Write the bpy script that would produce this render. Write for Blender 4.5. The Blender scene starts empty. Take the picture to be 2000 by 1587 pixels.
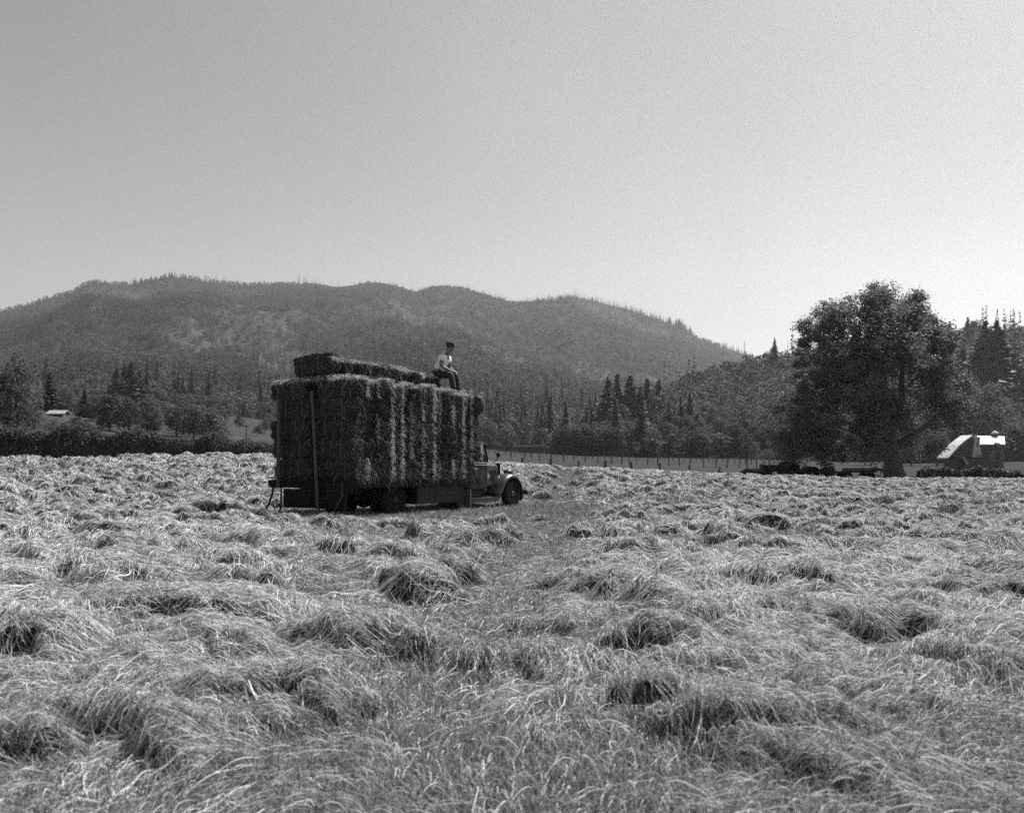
import bpy, bmesh, math, random
import numpy as np
from mathutils import Vector, Matrix, Euler

R = math.radians
scene = bpy.context.scene
col = scene.collection
rng = np.random.default_rng(11)
random.seed(5)

# ------------------------------------------------------------------ camera, sky, sun, exposure
CAMZ, F, PX0, PY0 = 1.27, 1700.0, 1000.0, 910.0       # eye height; focal length and horizon in photograph pixels
cam_d = bpy.data.cameras.new('camera')
cam = bpy.data.objects.new('camera', cam_d)
col.objects.link(cam)
cam.location = (0, 0, CAMZ)
cam.rotation_euler = (R(90), 0, 0)
cam_d.sensor_width = 36.0
cam_d.lens = 36.0 * F / 2000.0
cam_d.shift_y = (PY0 - 793.5) / 2000.0
cam_d.clip_end = 9000
cam_d.dof.use_dof = True
cam_d.dof.focus_distance = 24
cam_d.dof.aperture_fstop = 3.2
scene.camera = cam

SUN_AZ, SUN_EL = 43.0, 51.0                             # azimuth clockwise from the view direction (+Y)
world = bpy.data.worlds.new('World')
scene.world = world
world.use_nodes = True
wt = world.node_tree
wt.nodes.clear()
sky = wt.nodes.new('ShaderNodeTexSky')
sky.sky_type = 'NISHITA'
sky.sun_disc = False
sky.sun_elevation = R(SUN_EL)
sky.sun_rotation = R(SUN_AZ)
sky.air_density = 1.0
sky.dust_density = .5
sky.ozone_density = 1.0
sep = wt.nodes.new('ShaderNodeSeparateColor')           # black-and-white film: one channel from three
mr = wt.nodes.new('ShaderNodeMath'); mr.operation = 'MULTIPLY'; mr.inputs[1].default_value = 0.45
mg = wt.nodes.new('ShaderNodeMath'); mg.operation = 'MULTIPLY_ADD'; mg.inputs[1].default_value = 0.40
mb = wt.nodes.new('ShaderNodeMath'); mb.operation = 'MULTIPLY_ADD'; mb.inputs[1].default_value = 0.15
bg = wt.nodes.new('ShaderNodeBackground'); bg.inputs['Strength'].default_value = 0.055
wo = wt.nodes.new('ShaderNodeOutputWorld')
L = wt.links.new
L(sky.outputs[0], sep.inputs[0])
L(sep.outputs[0], mr.inputs[0])
L(sep.outputs[1], mg.inputs[0]); L(mr.outputs[0], mg.inputs[2])
L(sep.outputs[2], mb.inputs[0]); L(mg.outputs[0], mb.inputs[2])
tcw = wt.nodes.new('ShaderNodeTexCoord')                # faint unevenness of high thin haze, all round the sky
nzw = wt.nodes.new('ShaderNodeTexNoise'); nzw.inputs['Scale'].default_value = 3.5; nzw.inputs['Detail'].default_value = 4
mpw = wt.nodes.new('ShaderNodeMapRange'); mpw.inputs['From Min'].default_value = .3; mpw.inputs['From Max'].default_value = .7
mpw.inputs['To Min'].default_value = .95; mpw.inputs['To Max'].default_value = 1.05
muw = wt.nodes.new('ShaderNodeMath'); muw.operation = 'MULTIPLY'
L(tcw.outputs['Generated'], nzw.inputs['Vector']); L(nzw.outputs[0], mpw.inputs[0]); L(mpw.outputs[0], muw.inputs[0]); L(mb.outputs[0], muw.inputs[1])
L(muw.outputs[0], bg.inputs['Color']); L(bg.outputs[0], wo.inputs[0])

sun_d = bpy.data.lights.new('sun', 'SUN')
sun_d.energy = 5.0
sun_d.angle = R(0.53)
sun = bpy.data.objects.new('sun', sun_d)
col.objects.link(sun)
sdir = Vector((math.cos(R(SUN_EL)) * math.sin(R(SUN_AZ)), math.cos(R(SUN_EL)) * math.cos(R(SUN_AZ)), math.sin(R(SUN_EL))))
sun.rotation_euler = sdir.to_track_quat('Z', 'Y').to_euler()
sun.location = (40, 40, 300)

vs = scene.view_settings
scene.display_settings.display_device = 'sRGB'
vs.view_transform = 'Standard'
vs.look = 'None'
vs.exposure = 1.02
vs.gamma = 1.0
vs.use_curve_mapping = False
scene.render.engine = 'CYCLES'
cy = scene.cycles
cy.max_bounces = 5
cy.diffuse_bounces = 3
cy.glossy_bounces = 2
cy.transmission_bounces = 3
cy.transparent_max_bounces = 6
cy.volume_bounces = 0
cy.use_denoising = False
cy.use_adaptive_sampling = True
cy.adaptive_threshold = 0.01
cy.caustics_reflective = False
cy.caustics_refractive = False
scene.cycles_curves.shape = 'RIBBONS'


def PT(px, py, Y):
    return Vector(((px - PX0) / F * Y, Y, CAMZ + (PY0 - py) / F * Y))


# ------------------------------------------------------------------ noise
def _hash(ix, iy, seed):
    h = (ix.astype(np.int64) * 374761393 + iy.astype(np.int64) * 668265263 + seed * 1442695041) & 0xFFFFFFFF
    h = ((h ^ (h >> 13)) * 1274126177) & 0xFFFFFFFF
    h = h ^ (h >> 16)
    return (h & 0xFFFFFF) / float(0xFFFFFF)


def vn(x, y, seed=0):
    x = np.asarray(x, float); y = np.asarray(y, float)
    ix = np.floor(x); iy = np.floor(y)
    fx = x - ix; fy = y - iy
    fx = fx * fx * (3 - 2 * fx); fy = fy * fy * (3 - 2 * fy)
    a = _hash(ix, iy, seed); b = _hash(ix + 1, iy, seed)
    c = _hash(ix, iy + 1, seed); d = _hash(ix + 1, iy + 1, seed)
    return (a * (1 - fx) + b * fx) * (1 - fy) + (c * (1 - fx) + d * fx) * fy


def fbm(x, y, seed=0, octv=4):
    t = 0; a = .5; s = 0
    for i in range(octv):
        t = t + a * vn(x * 2 ** i, y * 2 ** i, seed + i * 17); s += a; a *= .5
    return t / s


# ------------------------------------------------------------------ materials (black-and-white photograph: greys only)
def grey(v):
    return (v, v, v, 1)


def mat(name, lo, hi=None, rough=.8, scale=8.0, detail=4, coords='Object', spec=.3, metal=0.0, bump=0.0, transl=0.0,
        stretch=None, obj_random=0.0, bscale=None):
    hi = lo if hi is None else hi
    m = bpy.data.materials.new(name)
    m.use_nodes = True
    t = m.node_tree
    N, Lk = t.nodes, t.links.new
    b = N['Principled BSDF']
    out = N['Material Output']
    b.inputs['Roughness'].default_value = rough
    b.inputs['Metallic'].default_value = metal
    b.inputs['Specular IOR Level'].default_value = spec
    tc = N.new('ShaderNodeTexCoord')
    mp = N.new('ShaderNodeMapping')
    Lk(tc.outputs[coords], mp.inputs[0])
    if stretch:
        mp.inputs['Scale'].default_value = stretch
    nz = N.new('ShaderNodeTexNoise')
    nz.inputs['Scale'].default_value = scale
    nz.inputs['Detail'].default_value = detail
    Lk(mp.outputs[0], nz.inputs['Vector'])
    rp = N.new('ShaderNodeValToRGB')
    rp.color_ramp.elements[0].position = .32
    rp.color_ramp.elements[1].position = .68
    rp.color_ramp.elements[0].color = grey(lo)
    rp.color_ramp.elements[1].color = grey(hi)
    Lk(nz.outputs[0], rp.inputs[0])
    c = rp.outputs[0]
    if obj_random:
        oi = N.new('ShaderNodeObjectInfo')
        mm = N.new('ShaderNodeMapRange')
        mm.inputs['To Min'].default_value = 1 - obj_random
        mm.inputs['To Max'].default_value = 1 + obj_random
        Lk(oi.outputs['Random'], mm.inputs[0])
        mx = N.new('ShaderNodeVectorMath'); mx.operation = 'SCALE'
        Lk(c, mx.inputs[0]); Lk(mm.outputs[0], mx.inputs['Scale'])
        c = mx.outputs[0]
    Lk(c, b.inputs['Base Color'])
    if bump:
        bp = N.new('ShaderNodeBump')
        bp.inputs['Strength'].default_value = bump
        bp.inputs['Distance'].default_value = .02
        if bscale:
            n2 = N.new('ShaderNodeTexNoise'); n2.inputs['Scale'].default_value = bscale; n2.inputs['Detail'].default_value = 5
            Lk(mp.outputs[0], n2.inputs['Vector']); Lk(n2.outputs[0], bp.inputs['Height'])
        else:
            Lk(nz.outputs[0], bp.inputs['Height'])
        Lk(bp.outputs[0], b.inputs['Normal'])
    if transl:
        tr = N.new('ShaderNodeBsdfTranslucent')
        Lk(c, tr.inputs['Color'])
        mxs = N.new('ShaderNodeMixShader'); mxs.inputs[0].default_value = transl
        Lk(b.outputs[0], mxs.inputs[1]); Lk(tr.outputs[0], mxs.inputs[2]); Lk(mxs.outputs[0], out.inputs[0])
    return m


def hair_mat(name, lo, hi, transl=.3, mid=.55, midv=.45):
    m = bpy.data.materials.new(name)
    m.use_nodes = True
    t = m.node_tree; N, Lk = t.nodes, t.links.new
    N.remove(N['Principled BSDF'])
    hi_ = N.new('ShaderNodeHairInfo')
    rp = N.new('ShaderNodeValToRGB')
    rp.color_ramp.elements[0].color = grey(lo)
    rp.color_ramp.elements[1].color = grey(hi)
    e = rp.color_ramp.elements.new(mid); e.color = grey(lo + (hi - lo) * midv)
    Lk(hi_.outputs['Random'], rp.inputs[0])
    d = N.new('ShaderNodeBsdfDiffuse'); tr = N.new('ShaderNodeBsdfTranslucent')
    Lk(rp.outputs[0], d.inputs[0]); Lk(rp.outputs[0], tr.inputs[0])
    mx = N.new('ShaderNodeMixShader'); mx.inputs[0].default_value = transl
    Lk(d.outputs[0], mx.inputs[1]); Lk(tr.outputs[0], mx.inputs[2]); Lk(mx.outputs[0], N['Material Output'].inputs[0])
    return m


M = {}
M['soil'] = mat('soil', .10, .20, .95, 3, bump=.5, spec=0.0)
M['hay_under'] = mat('hay_under', .015, .06, .95, 26, detail=8, bump=.8, stretch=(1, .5, 1), spec=0.0)  # near-black so the colour itself deepens shade in the hollows
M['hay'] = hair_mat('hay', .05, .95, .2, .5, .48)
M['stubble'] = hair_mat('stubble', .05, .52, .2, .52, .38)
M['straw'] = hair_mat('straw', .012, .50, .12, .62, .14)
M['bale'] = mat('bale', .015, .06, .95, 30, detail=8, bump=1.0, stretch=(1, 1, 2.5), spec=0.0)
M['twine'] = mat('twine', .2, .35, .9)
M['pasture'] = mat('pasture', .03, .06, .95, .25, detail=9, bump=.3, spec=0.0)
M['slope'] = mat('slope', .025, .05, .95, .02, detail=10, spec=0.0)
M['leaf'] = mat('leaf', .042, .10, .75, .9, transl=.35, obj_random=.3, spec=.12)
M['leaf_big'] = mat('leaf_big', .06, .15, .6, 1.1, transl=.48, spec=.25)
M['leaf_pale'] = mat('leaf_pale', .065, .13, .75, 1.0, transl=.35, obj_random=.2, spec=.12)
M['leaf_dark'] = mat('leaf_dark', .03, .06, .65, .9, transl=.22, obj_random=.3)
M['needle'] = mat('needle', .026, .05, .75, .8, transl=.12, obj_random=.3)
M['bark'] = mat('bark', .05, .12, .95, 3, stretch=(4, 4, .6), bump=.8, spec=0.0)
M['snagbark'] = mat('snagbark', .10, .18, .95, 3)
M['post'] = mat('post', .05, .12, .95, 5, stretch=(5, 5, .7), bump=.5, spec=0.0)
M['wood'] = mat('wood', .012, .03, .9, 6, stretch=(6, 6, .6), bump=.4, spec=0.0)
M['stake'] = mat('stake', .06, .12, .85, 6, stretch=(6, 6, .5), bump=.4, spec=0.0)
M['paint'] = mat('paint', .010, .018, .45, 5, spec=.2)
M['fender_paint'] = mat('fender_paint', .02, .04, .30, 4, spec=.42)
M['iron'] = mat('iron', .02, .04, .6, 8, metal=.2)
M['rubber'] = mat('rubber', .014, .03, .85, 10, spec=0.0)
M['chrome'] = mat('chrome', .5, .6, .15, 3, metal=1.0)
M['glass'] = mat('glass', .03, .04, .06, 2, spec=.8)
M['white_roof'] = mat('white_roof', .5, .64, .8, 2, spec=.1)
M['shed_roof'] = mat('shed_roof', .22, .32, .8, 2, spec=.1)
M['barn_wall'] = mat('barn_wall', .08, .13, .9, 4, stretch=(3, 3, .4), bump=.3, spec=0.0)
M['pale_wall'] = mat('pale_wall', .42, .52, .85, 4, stretch=(3, 3, .4))
M['skin'] = mat('skin', .12, .16, .6, 6)
M['shirt'] = mat('shirt', .72, .80, .85, 6, bump=.2)
M['trousers'] = mat('trousers', .025, .04, .9, 8)
M['capcloth'] = mat('capcloth', .02, .03, .9, 8)
M['shoe'] = mat('shoe', .03, .05, .5, 8)
M['metal_pale'] = mat('metal_pale', .45, .6, .35, 3, metal=.6)
M['machine'] = mat('machine', .015, .03, .6, 5, spec=0.0)

m_ = M['slope'].copy(); m_.name = 'clearcut'
N_ = m_.node_tree.nodes; l_ = m_.node_tree.links.new
at_ = N_.new('ShaderNodeAttribute'); at_.attribute_name = 'clearing'
mx_ = N_.new('ShaderNodeMix'); mx_.data_type = 'RGBA'
b_ = N_['Principled BSDF']
l_(at_.outputs['Fac'], mx_.inputs[0]); l_(b_.inputs['Base Color'].links[0].from_socket, mx_.inputs[6]); mx_.inputs[7].default_value = grey(.052)
l_(mx_.outputs[2], b_.inputs['Base Color'])
M['clearcut'] = m_

# ------------------------------------------------------------------ object helpers


def link(name, data, material=None, parent=None):
    o = bpy.data.objects.new(name, data)
    col.objects.link(o)
    if material is not None:
        data.materials.append(material)
    if parent is not None:
        o.parent = parent
    return o


def tag(o, label=None, cat=None, group=None, kind=None):
    if label: o['label'] = label
    if cat: o['category'] = cat
    if group: o['group'] = group
    if kind: o['kind'] = kind
    return o


def empty(name, loc=(0, 0, 0), rz=0.0):
    o = bpy.data.objects.new(name, None)
    o.empty_display_size = .3
    col.objects.link(o)
    o.location = loc
    o.rotation_euler = (0, 0, rz)
    return o


def np_mesh(name, verts, faces, smooth=False):
    """verts (n,3), faces (m,k) with one k."""
    verts = np.asarray(verts, np.float32); faces = np.asarray(faces, np.int32)
    me = bpy.data.meshes.new(name)
    me.vertices.add(len(verts)); me.vertices.foreach_set('co', verts.ravel())
    k = faces.shape[1]
    me.loops.add(faces.size); me.loops.foreach_set('vertex_index', faces.ravel())
    me.polygons.add(len(faces))
    me.polygons.foreach_set('loop_start', np.arange(0, faces.size, k, dtype=np.int32))
    if smooth:
        me.polygons.foreach_set('use_smooth', np.ones(len(faces), bool))
    me.update(calc_edges=True)
    return me


def grid_faces(nr, nc):
    i = np.arange(nr * nc).reshape(nr, nc)
    return np.stack([i[:-1, :-1], i[:-1, 1:], i[1:, 1:], i[1:, :-1]], -1).reshape(-1, 4)


class MB:
    """collects shapes into one mesh"""
    def __init__(self):
        self.bm = bmesh.new()

    def box(self, a, b, bev=.0):
        a = Vector(a); b = Vector(b)
        g = bmesh.ops.create_cube(self.bm, size=1)
        vs_ = g['verts']
        for v in vs_:
            v.co = Vector(((a[i] + b[i]) / 2 + v.co[i] * (b[i] - a[i])) for i in range(3))
        if bev:
            es = list({e for v in vs_ for e in v.link_edges})
            bmesh.ops.bevel(self.bm, geom=es, offset=bev, segments=2, affect='EDGES')
        return self

    def tube(self, pts, rad, n=8, cap=True):
        pts = [Vector(p) for p in pts]
        rad = rad if isinstance(rad, (list, tuple)) else [rad] * len(pts)
        rings = []
        up = None
        for i, p in enumerate(pts):
            d = (pts[min(i + 1, len(pts) - 1)] - pts[max(i - 1, 0)]).normalized()
            ref = Vector((0, 0, 1)) if abs(d.z) < .9 else Vector((1, 0, 0))
            if up is None:
                up = d.cross(ref).normalized()
            u = (up - d * up.dot(d)).normalized(); up = u
            w = d.cross(u)
            rings.append([self.bm.verts.new(p + (u * math.cos(2 * math.pi * k / n) + w * math.sin(2 * math.pi * k / n)) * rad[i]) for k in range(n)])
        for a, b in zip(rings, rings[1:]):
            for k in range(n):
                self.bm.faces.new((a[k], a[(k + 1) % n], b[(k + 1) % n], b[k]))
        if cap:
            self.bm.faces.new(rings[0][::-1]); self.bm.faces.new(rings[-1])
        return self

    def lathe(self, prof, center, axis='y', n=24):
        """prof: list of (radius, offset along axis)"""
        c = Vector(center)
        rings = []
        for r, o in prof:
            ring = []
            for k in range(n):
                a = 2 * math.pi * k / n
                p = {'y': Vector((r * math.cos(a), o, r * math.sin(a))), 'x': Vector((o, r * math.cos(a), r * math.sin(a))),
                     'z': Vector((r * math.cos(a), r * math.sin(a), o))}[axis]
                ring.append(self.bm.verts.new(c + p))
            rings.append(ring)
        for a, b in zip(rings, rings[1:]):
            for k in range(n):
                self.bm.faces.new((a[k], a[(k + 1) % n], b[(k + 1) % n], b[k]))
        self.bm.faces.new(rings[0]); self.bm.faces.new(rings[-1])
        return self

    def prism(self, poly, a, b, axis='y'):
        """poly of (x,z) extruded along y (or (y,z) along x)"""
        f = (lambda p, t: Vector((p[0], t, p[1]))) if axis == 'y' else (lambda p, t: Vector((t, p[0], p[1])))
        A = [self.bm.verts.new(f(p, a)) for p in poly]
        B = [self.bm.verts.new(f(p, b)) for p in poly]
        n = len(poly)
        self.bm.faces.new(A); self.bm.faces.new(B[::-1])
        for k in range(n):
            self.bm.faces.new((A[k], A[(k + 1) % n], B[(k + 1) % n], B[k]))
        return self

    def build(self, name, material, parent=None, smooth=False):
        bmesh.ops.recalc_face_normals(self.bm, faces=self.bm.faces)
        me = bpy.data.meshes.new(name)
        self.bm.to_mesh(me); self.bm.free()
        if smooth:
            for p in me.polygons: p.use_smooth = True
        return link(name, me, material, parent)


def curves_obj(name, pos, rad, material, parent=None):
    """pos (n,k,3), rad (n,k) -> one hair-curves object"""
    n, k = pos.shape[:2]
    hc = bpy.data.hair_curves.new(name)
    hc.add_curves([k] * n)
    hc.attributes['position'].data.foreach_set('vector', pos.astype(np.float32).ravel())
    ra = hc.attributes.get('radius') or hc.attributes.new('radius', 'FLOAT', 'POINT')
    ra.data.foreach_set('value', rad.astype(np.float32).ravel())
    return link(name, hc, material, parent)


def copy_thing(root, loc, rz, scale=None, label=None, group=None, cat=None):
    c = root.copy(); col.objects.link(c)
    c.location = loc; c.rotation_euler = (0, 0, rz)
    if scale is not None: c.scale = scale
    if label: c['label'] = label
    if group: c['group'] = group
    if cat: c['category'] = cat
    for ch in root.children:
        d = ch.copy(); col.objects.link(d); d.parent = c
        for g in ch.children:
            e = g.copy(); col.objects.link(e); e.parent = d
    return c


# ------------------------------------------------------------------ terrain
GU = (np.array([-400, 40, 300, 500, 1000, 1400, 1750, 1960, 2400]) - PX0) / F
GY = np.array([0, 25, 60, 85, 100, 150, 250, 400, 2600.])
GZ = np.array([
    [0, 0, 0, 0, 0, 0, 0, 0, 0],
    [.15, .12, .1, .08, 0, 0, 0, 0, 0],
    [1.6, 1.62, 1.7, 1.72, 1.0, .38, .05, .0, 0],
    [4.0, 4.0, 3.2, 2.4, 1.33, .15, -.14, -.22, -.2],
    [5.6, 5.4, 4.0, 2.9, 1.42, .14, -.10, -.20, -.2],
    [11.6, 11.4, 7.5, 5.6, 2.4, 1.45, .6, .7, .9],
    [20., 19., 15., 12.0, 5.0, 3.5, 2.0, 2.7, 3.0],
    [34., 33., 29., 25., 8.0, 8.0, 5, 5, 5],
    [60, 60, 60, 60, 60, 60, 60, 60, 60]])


def ground(x, y):
    x = np.asarray(x, float); y = np.asarray(y, float)
    yy = np.clip(y, 0, GY[-1])
    u = np.clip(x / np.maximum(yy, 8.0), GU[0], GU[-1])
    iu = np.clip(np.searchsorted(GU, u) - 1, 0, len(GU) - 2)
    iy = np.clip(np.searchsorted(GY, yy) - 1, 0, len(GY) - 2)
    fu = (u - GU[iu]) / (GU[iu + 1] - GU[iu]); fy = (yy - GY[iy]) / (GY[iy + 1] - GY[iy])
    return (GZ[iy, iu] * (1 - fu) + GZ[iy, iu + 1] * fu) * (1 - fy) + (GZ[iy + 1, iu] * (1 - fu) + GZ[iy + 1, iu + 1] * fu) * fy


def gz(x, y):
    return float(ground(np.array([x]), np.array([y]))[0])


def PG(px, Y, dz=0.0):
    """a point on the ground under photograph column px at depth Y"""
    x = (px - PX0) / F * Y
    return Vector((x, Y, gz(x, Y) + dz))


# base ground: fan sheet reaching behind the camera and to the mountains
ys = np.concatenate([np.linspace(-250, 0, 6), np.geomspace(2, 420, 70), np.geomspace(470, 2600, 12)])
us = np.concatenate([np.linspace(-1, 1, 91)])
yy, uu = np.meshgrid(ys, us, indexing='ij')
xx = uu * (60 + np.maximum(yy, 0) * .98)
zz = ground(xx, yy) - .03 + np.where(yy > 100, (fbm(xx / 30, yy / 30, 3) - .5) * 1.2 * np.clip((yy - 100) / 60, 0, 1), 0)
g = link('ground', np_mesh('ground', np.stack([xx, yy, zz], -1).reshape(-1, 3), grid_faces(*yy.shape), True), M['pasture'])
tag(g, kind='structure')

# the mountain
RIDGE = np.array([(-900, 690), (-500, 660), (-100, 630), (40, 600), (100, 582), (140, 572), (175, 551), (215, 555), (260, 555), (300, 548), (330, 541),
                  (365, 543), (420, 552), (480, 558), (540, 556), (600, 558), (660, 566), (690, 564), (720, 557), (770, 562), (812, 576), (850, 563),
                  (900, 567), (955, 584), (1010, 595), (1060, 590), (1122, 579), (1170, 590), (1230, 605), (1290, 625), (1340, 647),
                  (1365, 664), (1400, 675), (1440, 687), (1465, 697), (1560, 735), (1700, 780), (2000, 800), (2600, 830)], float)
YB, YR = 330., 2000.


def mountain(u, t):
    """world point of the mountain face for column tangent u, t 0 at the foot, 1 on the ridge"""
    px = u * F + PX0
    pr = np.interp(px, RIDGE[:, 0], RIDGE[:, 1])
    Y = YB + (YR - YB) * t ** 1.1
    ang_r = (PY0 - pr) / F
    ang_b = (PY0 - np.interp(px, [0, 400, 900, 1500], [815, 835, 872, 890])) / F
    prof = np.clip(t, 0, 1) ** .78
    w = np.sin(np.pi * np.clip(t, 0, 1))
    n = (fbm(u * 5 + t * 1.2 + 7, t * 3.2, 21, 4) - .5) * .11 + (fbm(u * 16, t * 8 + 3, 33, 3) - .5) * .025
    ang = ang_b + (ang_r - ang_b) * prof + n * w * np.clip((ang_r - ang_b) / .15, 0.2, 1)
    back = np.maximum(t - 1, 0)
    ang = np.where(t > 1, ang_r - back * .9, ang)
    return u * Y, Y, CAMZ + ang * Y


def clearing(u, t):
    n = fbm(u * 11 + 40, t * 9 + u * 3, 191, 4)
    return np.clip((n - .585) / .05, 0, 1) * np.clip((t - .25) / .1, 0, 1) * np.clip((1.0 - t) / .06, 0, 1)


us = np.linspace(-1.05, .95, 420); ts = np.linspace(-.0, 1.25, 200)
tt, uu = np.meshgrid(ts, us, indexing='ij')
mx_, my_, mz_ = mountain(uu, tt)
mz_ = np.where(tt <= 0.0, mz_ - 30, mz_)
mo = link('mountain', np_mesh('mountain', np.stack([mx_, my_, mz_], -1).reshape(-1, 3), grid_faces(*tt.shape), True), M['clearcut'])
tag(mo, kind='structure')
ca = mo.data.attributes.new('clearing', 'FLOAT', 'POINT')
ca.data.foreach_set('value', clearing(uu, tt).astype(np.float32).ravel())

# the wooded hill on the right
HR = np.array([(1060, 893), (1120, 880), (1170, 845), (1250, 795), (1330, 760), (1400, 735), (1470, 718), (1560, 704), (1700, 692), (1830, 676),
               (1900, 656), (1960, 658), (2100, 650), (2500, 640)], float)


def hill(u, t):
    px = u * F + PX0
    pr = np.interp(px, HR[:, 0], HR[:, 1])
    Y = 235. + 210. * t
    ang_r = (PY0 - pr) / F
    ang_b = (PY0 - 896.) / F
    n = (fbm(u * 14, t * 4, 41, 3) - .5) * .03 * np.sin(np.pi * np.clip(t, 0, 1))
    ang = ang_b + (ang_r - ang_b) * np.clip(t, 0, 1) ** .85 + n - np.maximum(t - 1, 0) * .3
    return u * Y, Y, CAMZ + ang * Y


us = np.linspace((1060 - PX0) / F, .95, 90); ts = np.linspace(0, 1.3, 40)
tt, uu = np.meshgrid(ts, us, indexing='ij')
hx, hy, hz = hill(uu, tt)
hz = np.where(tt <= 0, hz - 8, hz)
ho = link('hillside', np_mesh('hillside', np.stack([hx, hy, hz], -1).reshape(-1, 3), grid_faces(*tt.shape), True), M['slope'])
tag(ho, kind='structure')

# ------------------------------------------------------------------ the mown hay: lumps, laid stalks, stubble
NU, NY = 560, 560
U0, U1, LY0, LY1 = -.80, .80, math.log(2.3), math.log(92)
gu = np.linspace(U0, U1, NU); gl = np.linspace(LY0, LY1, NY)
GYY = np.exp(gl)
HY, HU = np.meshgrid(GYY, gu, indexing='ij')
HX = HU * HY


def lane(x, y):
    """1 where the hay is thick, 0 in the cleared strips"""
    c = -.35 + (y - 5) * .075
    d = np.abs(x - c) / (.95 + .012 * y)
    k1 = np.clip((d + (fbm(x * 1.1, y * .7, 63, 3) - .5) * 1.6 - .5) / .9, .12, 1)
    d2 = np.hypot((x + 1.75) / 1.0, (y - 8.2) / 1.5)
    k2 = np.clip((d2 - .5) / .7, .1, 1)
    k2 = np.minimum(k2, np.clip((y - 3.2) / 2.8, .22, 1))
    nn = np.clip((fbm(x / 2.3 + 5, y / 2.6, 61, 3) - .36) / .18, 0, 1)
    return np.minimum(np.minimum(k1, k2), .25 + .75 * nn)


TX, TY, TA = -3.647, 20.0, R(57)                        # the truck: rear right corner of the bed, heading


def truck_mask(x, y):
    ca, sa = math.cos(TA), math.sin(TA)
    lx = (x - TX) * ca + (y - TY) * sa; ly = -(x - TX) * sa + (y - TY) * ca
    dx = np.maximum(np.maximum(-1.0 - lx, lx - 8.3), 0); dy = np.maximum(np.maximum(-3.4 - ly, ly - 2.8), 0)
    return np.clip(np.hypot(dx, dy) / .9, 0, 1)


H = np.zeros_like(HX)
MND = []
for (px, py, wpx, h, ang) in [       # the big lumps one can find in the photograph: column, row of the base, width, height, facing
        (470, 1075, 95, .34, -2.2), (790, 1190, 135, .80, -2.75), (880, 1150, 90, .30, -2.2), (965, 1060, 110, .25, -2.2), (1560, 1185, 230, .34, -2.0),
        (1690, 1285, 230, .33, -2.0), (1290, 1315, 210, .33, -2.1), (1290, 1425, 170, .26, -2.3), (1690, 1035, 110, .3, -2.0),
        (1330, 1025, 45, .3, -2.2), (1415, 1080, 70, .34, -2.4), (660, 1100, 110, .3, -2.0), (330, 1265, 330, .42, -1.4),
        (60, 1330, 170, .42, -2.2), (240, 1165, 170, .22, -2.0), (390, 1135, 150, .24, -2.0), (1490, 1100, 130, .3, -2.1),
        (1770, 1110, 120, .26, -2.1), (1190, 1190, 80, .24, -2.3), (1290, 1210, 70, .24, -2.4), (1860, 1180, 160, .24, -1.9),
        (720, 1300, 260, .25, -1.9), (560, 1420, 300, .2, -1.5), (180, 1500, 360, .2, -1.7), (1480, 1480, 360, .22, -2.0),
        (130, 1000, 120, .3, -2.1), (1195, 1060, 80, .25, -2.2), (480, 1185, 120, .36, -1.0), (1180, 1035, 70, .22, -2.0)]:
    Y = CAMZ * F / (py - PY0)
    MND.append(((px - PX0) / F * Y, Y, wpx / F * Y * .66, h * 1.0, ang))
for i in range(8500):
    Y = 2.6 + (88 - 2.6) * rng.random() ** .75
    u = U0 + (U1 - U0) * rng.random()
    x = u * Y
    k = float(lane(np.array(x), np.array(Y)))
    if rng.random() > k: continue
    w = rng.uniform(.14, .55) * (1 + Y / 90)
    h = w * rng.uniform(.22, .66) * (1 + .35 * min(1, max(0, (Y - 9) / 10))) * (.35 + .65 * k)
    if Y < 7 and abs(u) < .62: h *= .65
    MND.append((x, Y, w, h, -2.1 + rng.normal() * .8))
for i in range(5200):
    Y = 13 + (82 - 13) * rng.random() ** .9
    x = (U0 + (U1 - U0) * rng.random()) * Y
    if rng.random() > float(lane(np.array(x), np.array(Y))): continue
    w = rng.uniform(.2, .42) * (1 + Y / 70)
    MND.append((x, Y, w, w * rng.uniform(.45, .85), -2.1 + rng.normal() * .7))
for (x, Y, w, h, ang) in MND:
    fx, fy = math.cos(ang), math.sin(ang)               # the steep side faces this way
    r = w * 2.2
    i0, i1 = np.searchsorted(GYY, [Y - r, Y + r])
    ua = (x - r) / max(Y - r, 1) if x - r < 0 else (x - r) / (Y + r)
    ub = (x + r) / max(Y - r, 1) if x + r > 0 else (x + r) / (Y + r)
    j0, j1 = np.searchsorted(gu, [ua, ub])
    if i1 <= i0 or j1 <= j0: continue
    sx = HX[i0:i1, j0:j1] - x; sy = HY[i0:i1, j0:j1] - Y
    wob = (vn(HX[i0:i1, j0:j1] * 2.2 / w, HY[i0:i1, j0:j1] * 2.2 / w, 5) - .5) * w * .7 + (vn(HX[i0:i1, j0:j1] * 5 / w, HY[i0:i1, j0:j1] * 5 / w, 6) - .5) * w * .25
    s = sx * fx + sy * fy + wob; q = -sx * fy + sy * fx
    back = np.exp(-(np.minimum(s, 0) / (w * .85)) ** 2)
    front = np.clip(1 - np.maximum(s, 0) / (w * .36), 0, 1)
    front = front * front * (3 - 2 * front)
    b = h * np.where(s < 0, back, front) * np.exp(-np.abs(q / (w * .95)) ** 2.6) * (.7 + .6 * vn(HX[i0:i1, j0:j1] * 3 / w, HY[i0:i1, j0:j1] * 3 / w, 7))
    H[i0:i1, j0:j1] = np.maximum(H[i0:i1, j0:j1], b) + .06 * np.minimum(H[i0:i1, j0:j1], b)
LN = lane(HX, HY)
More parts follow.
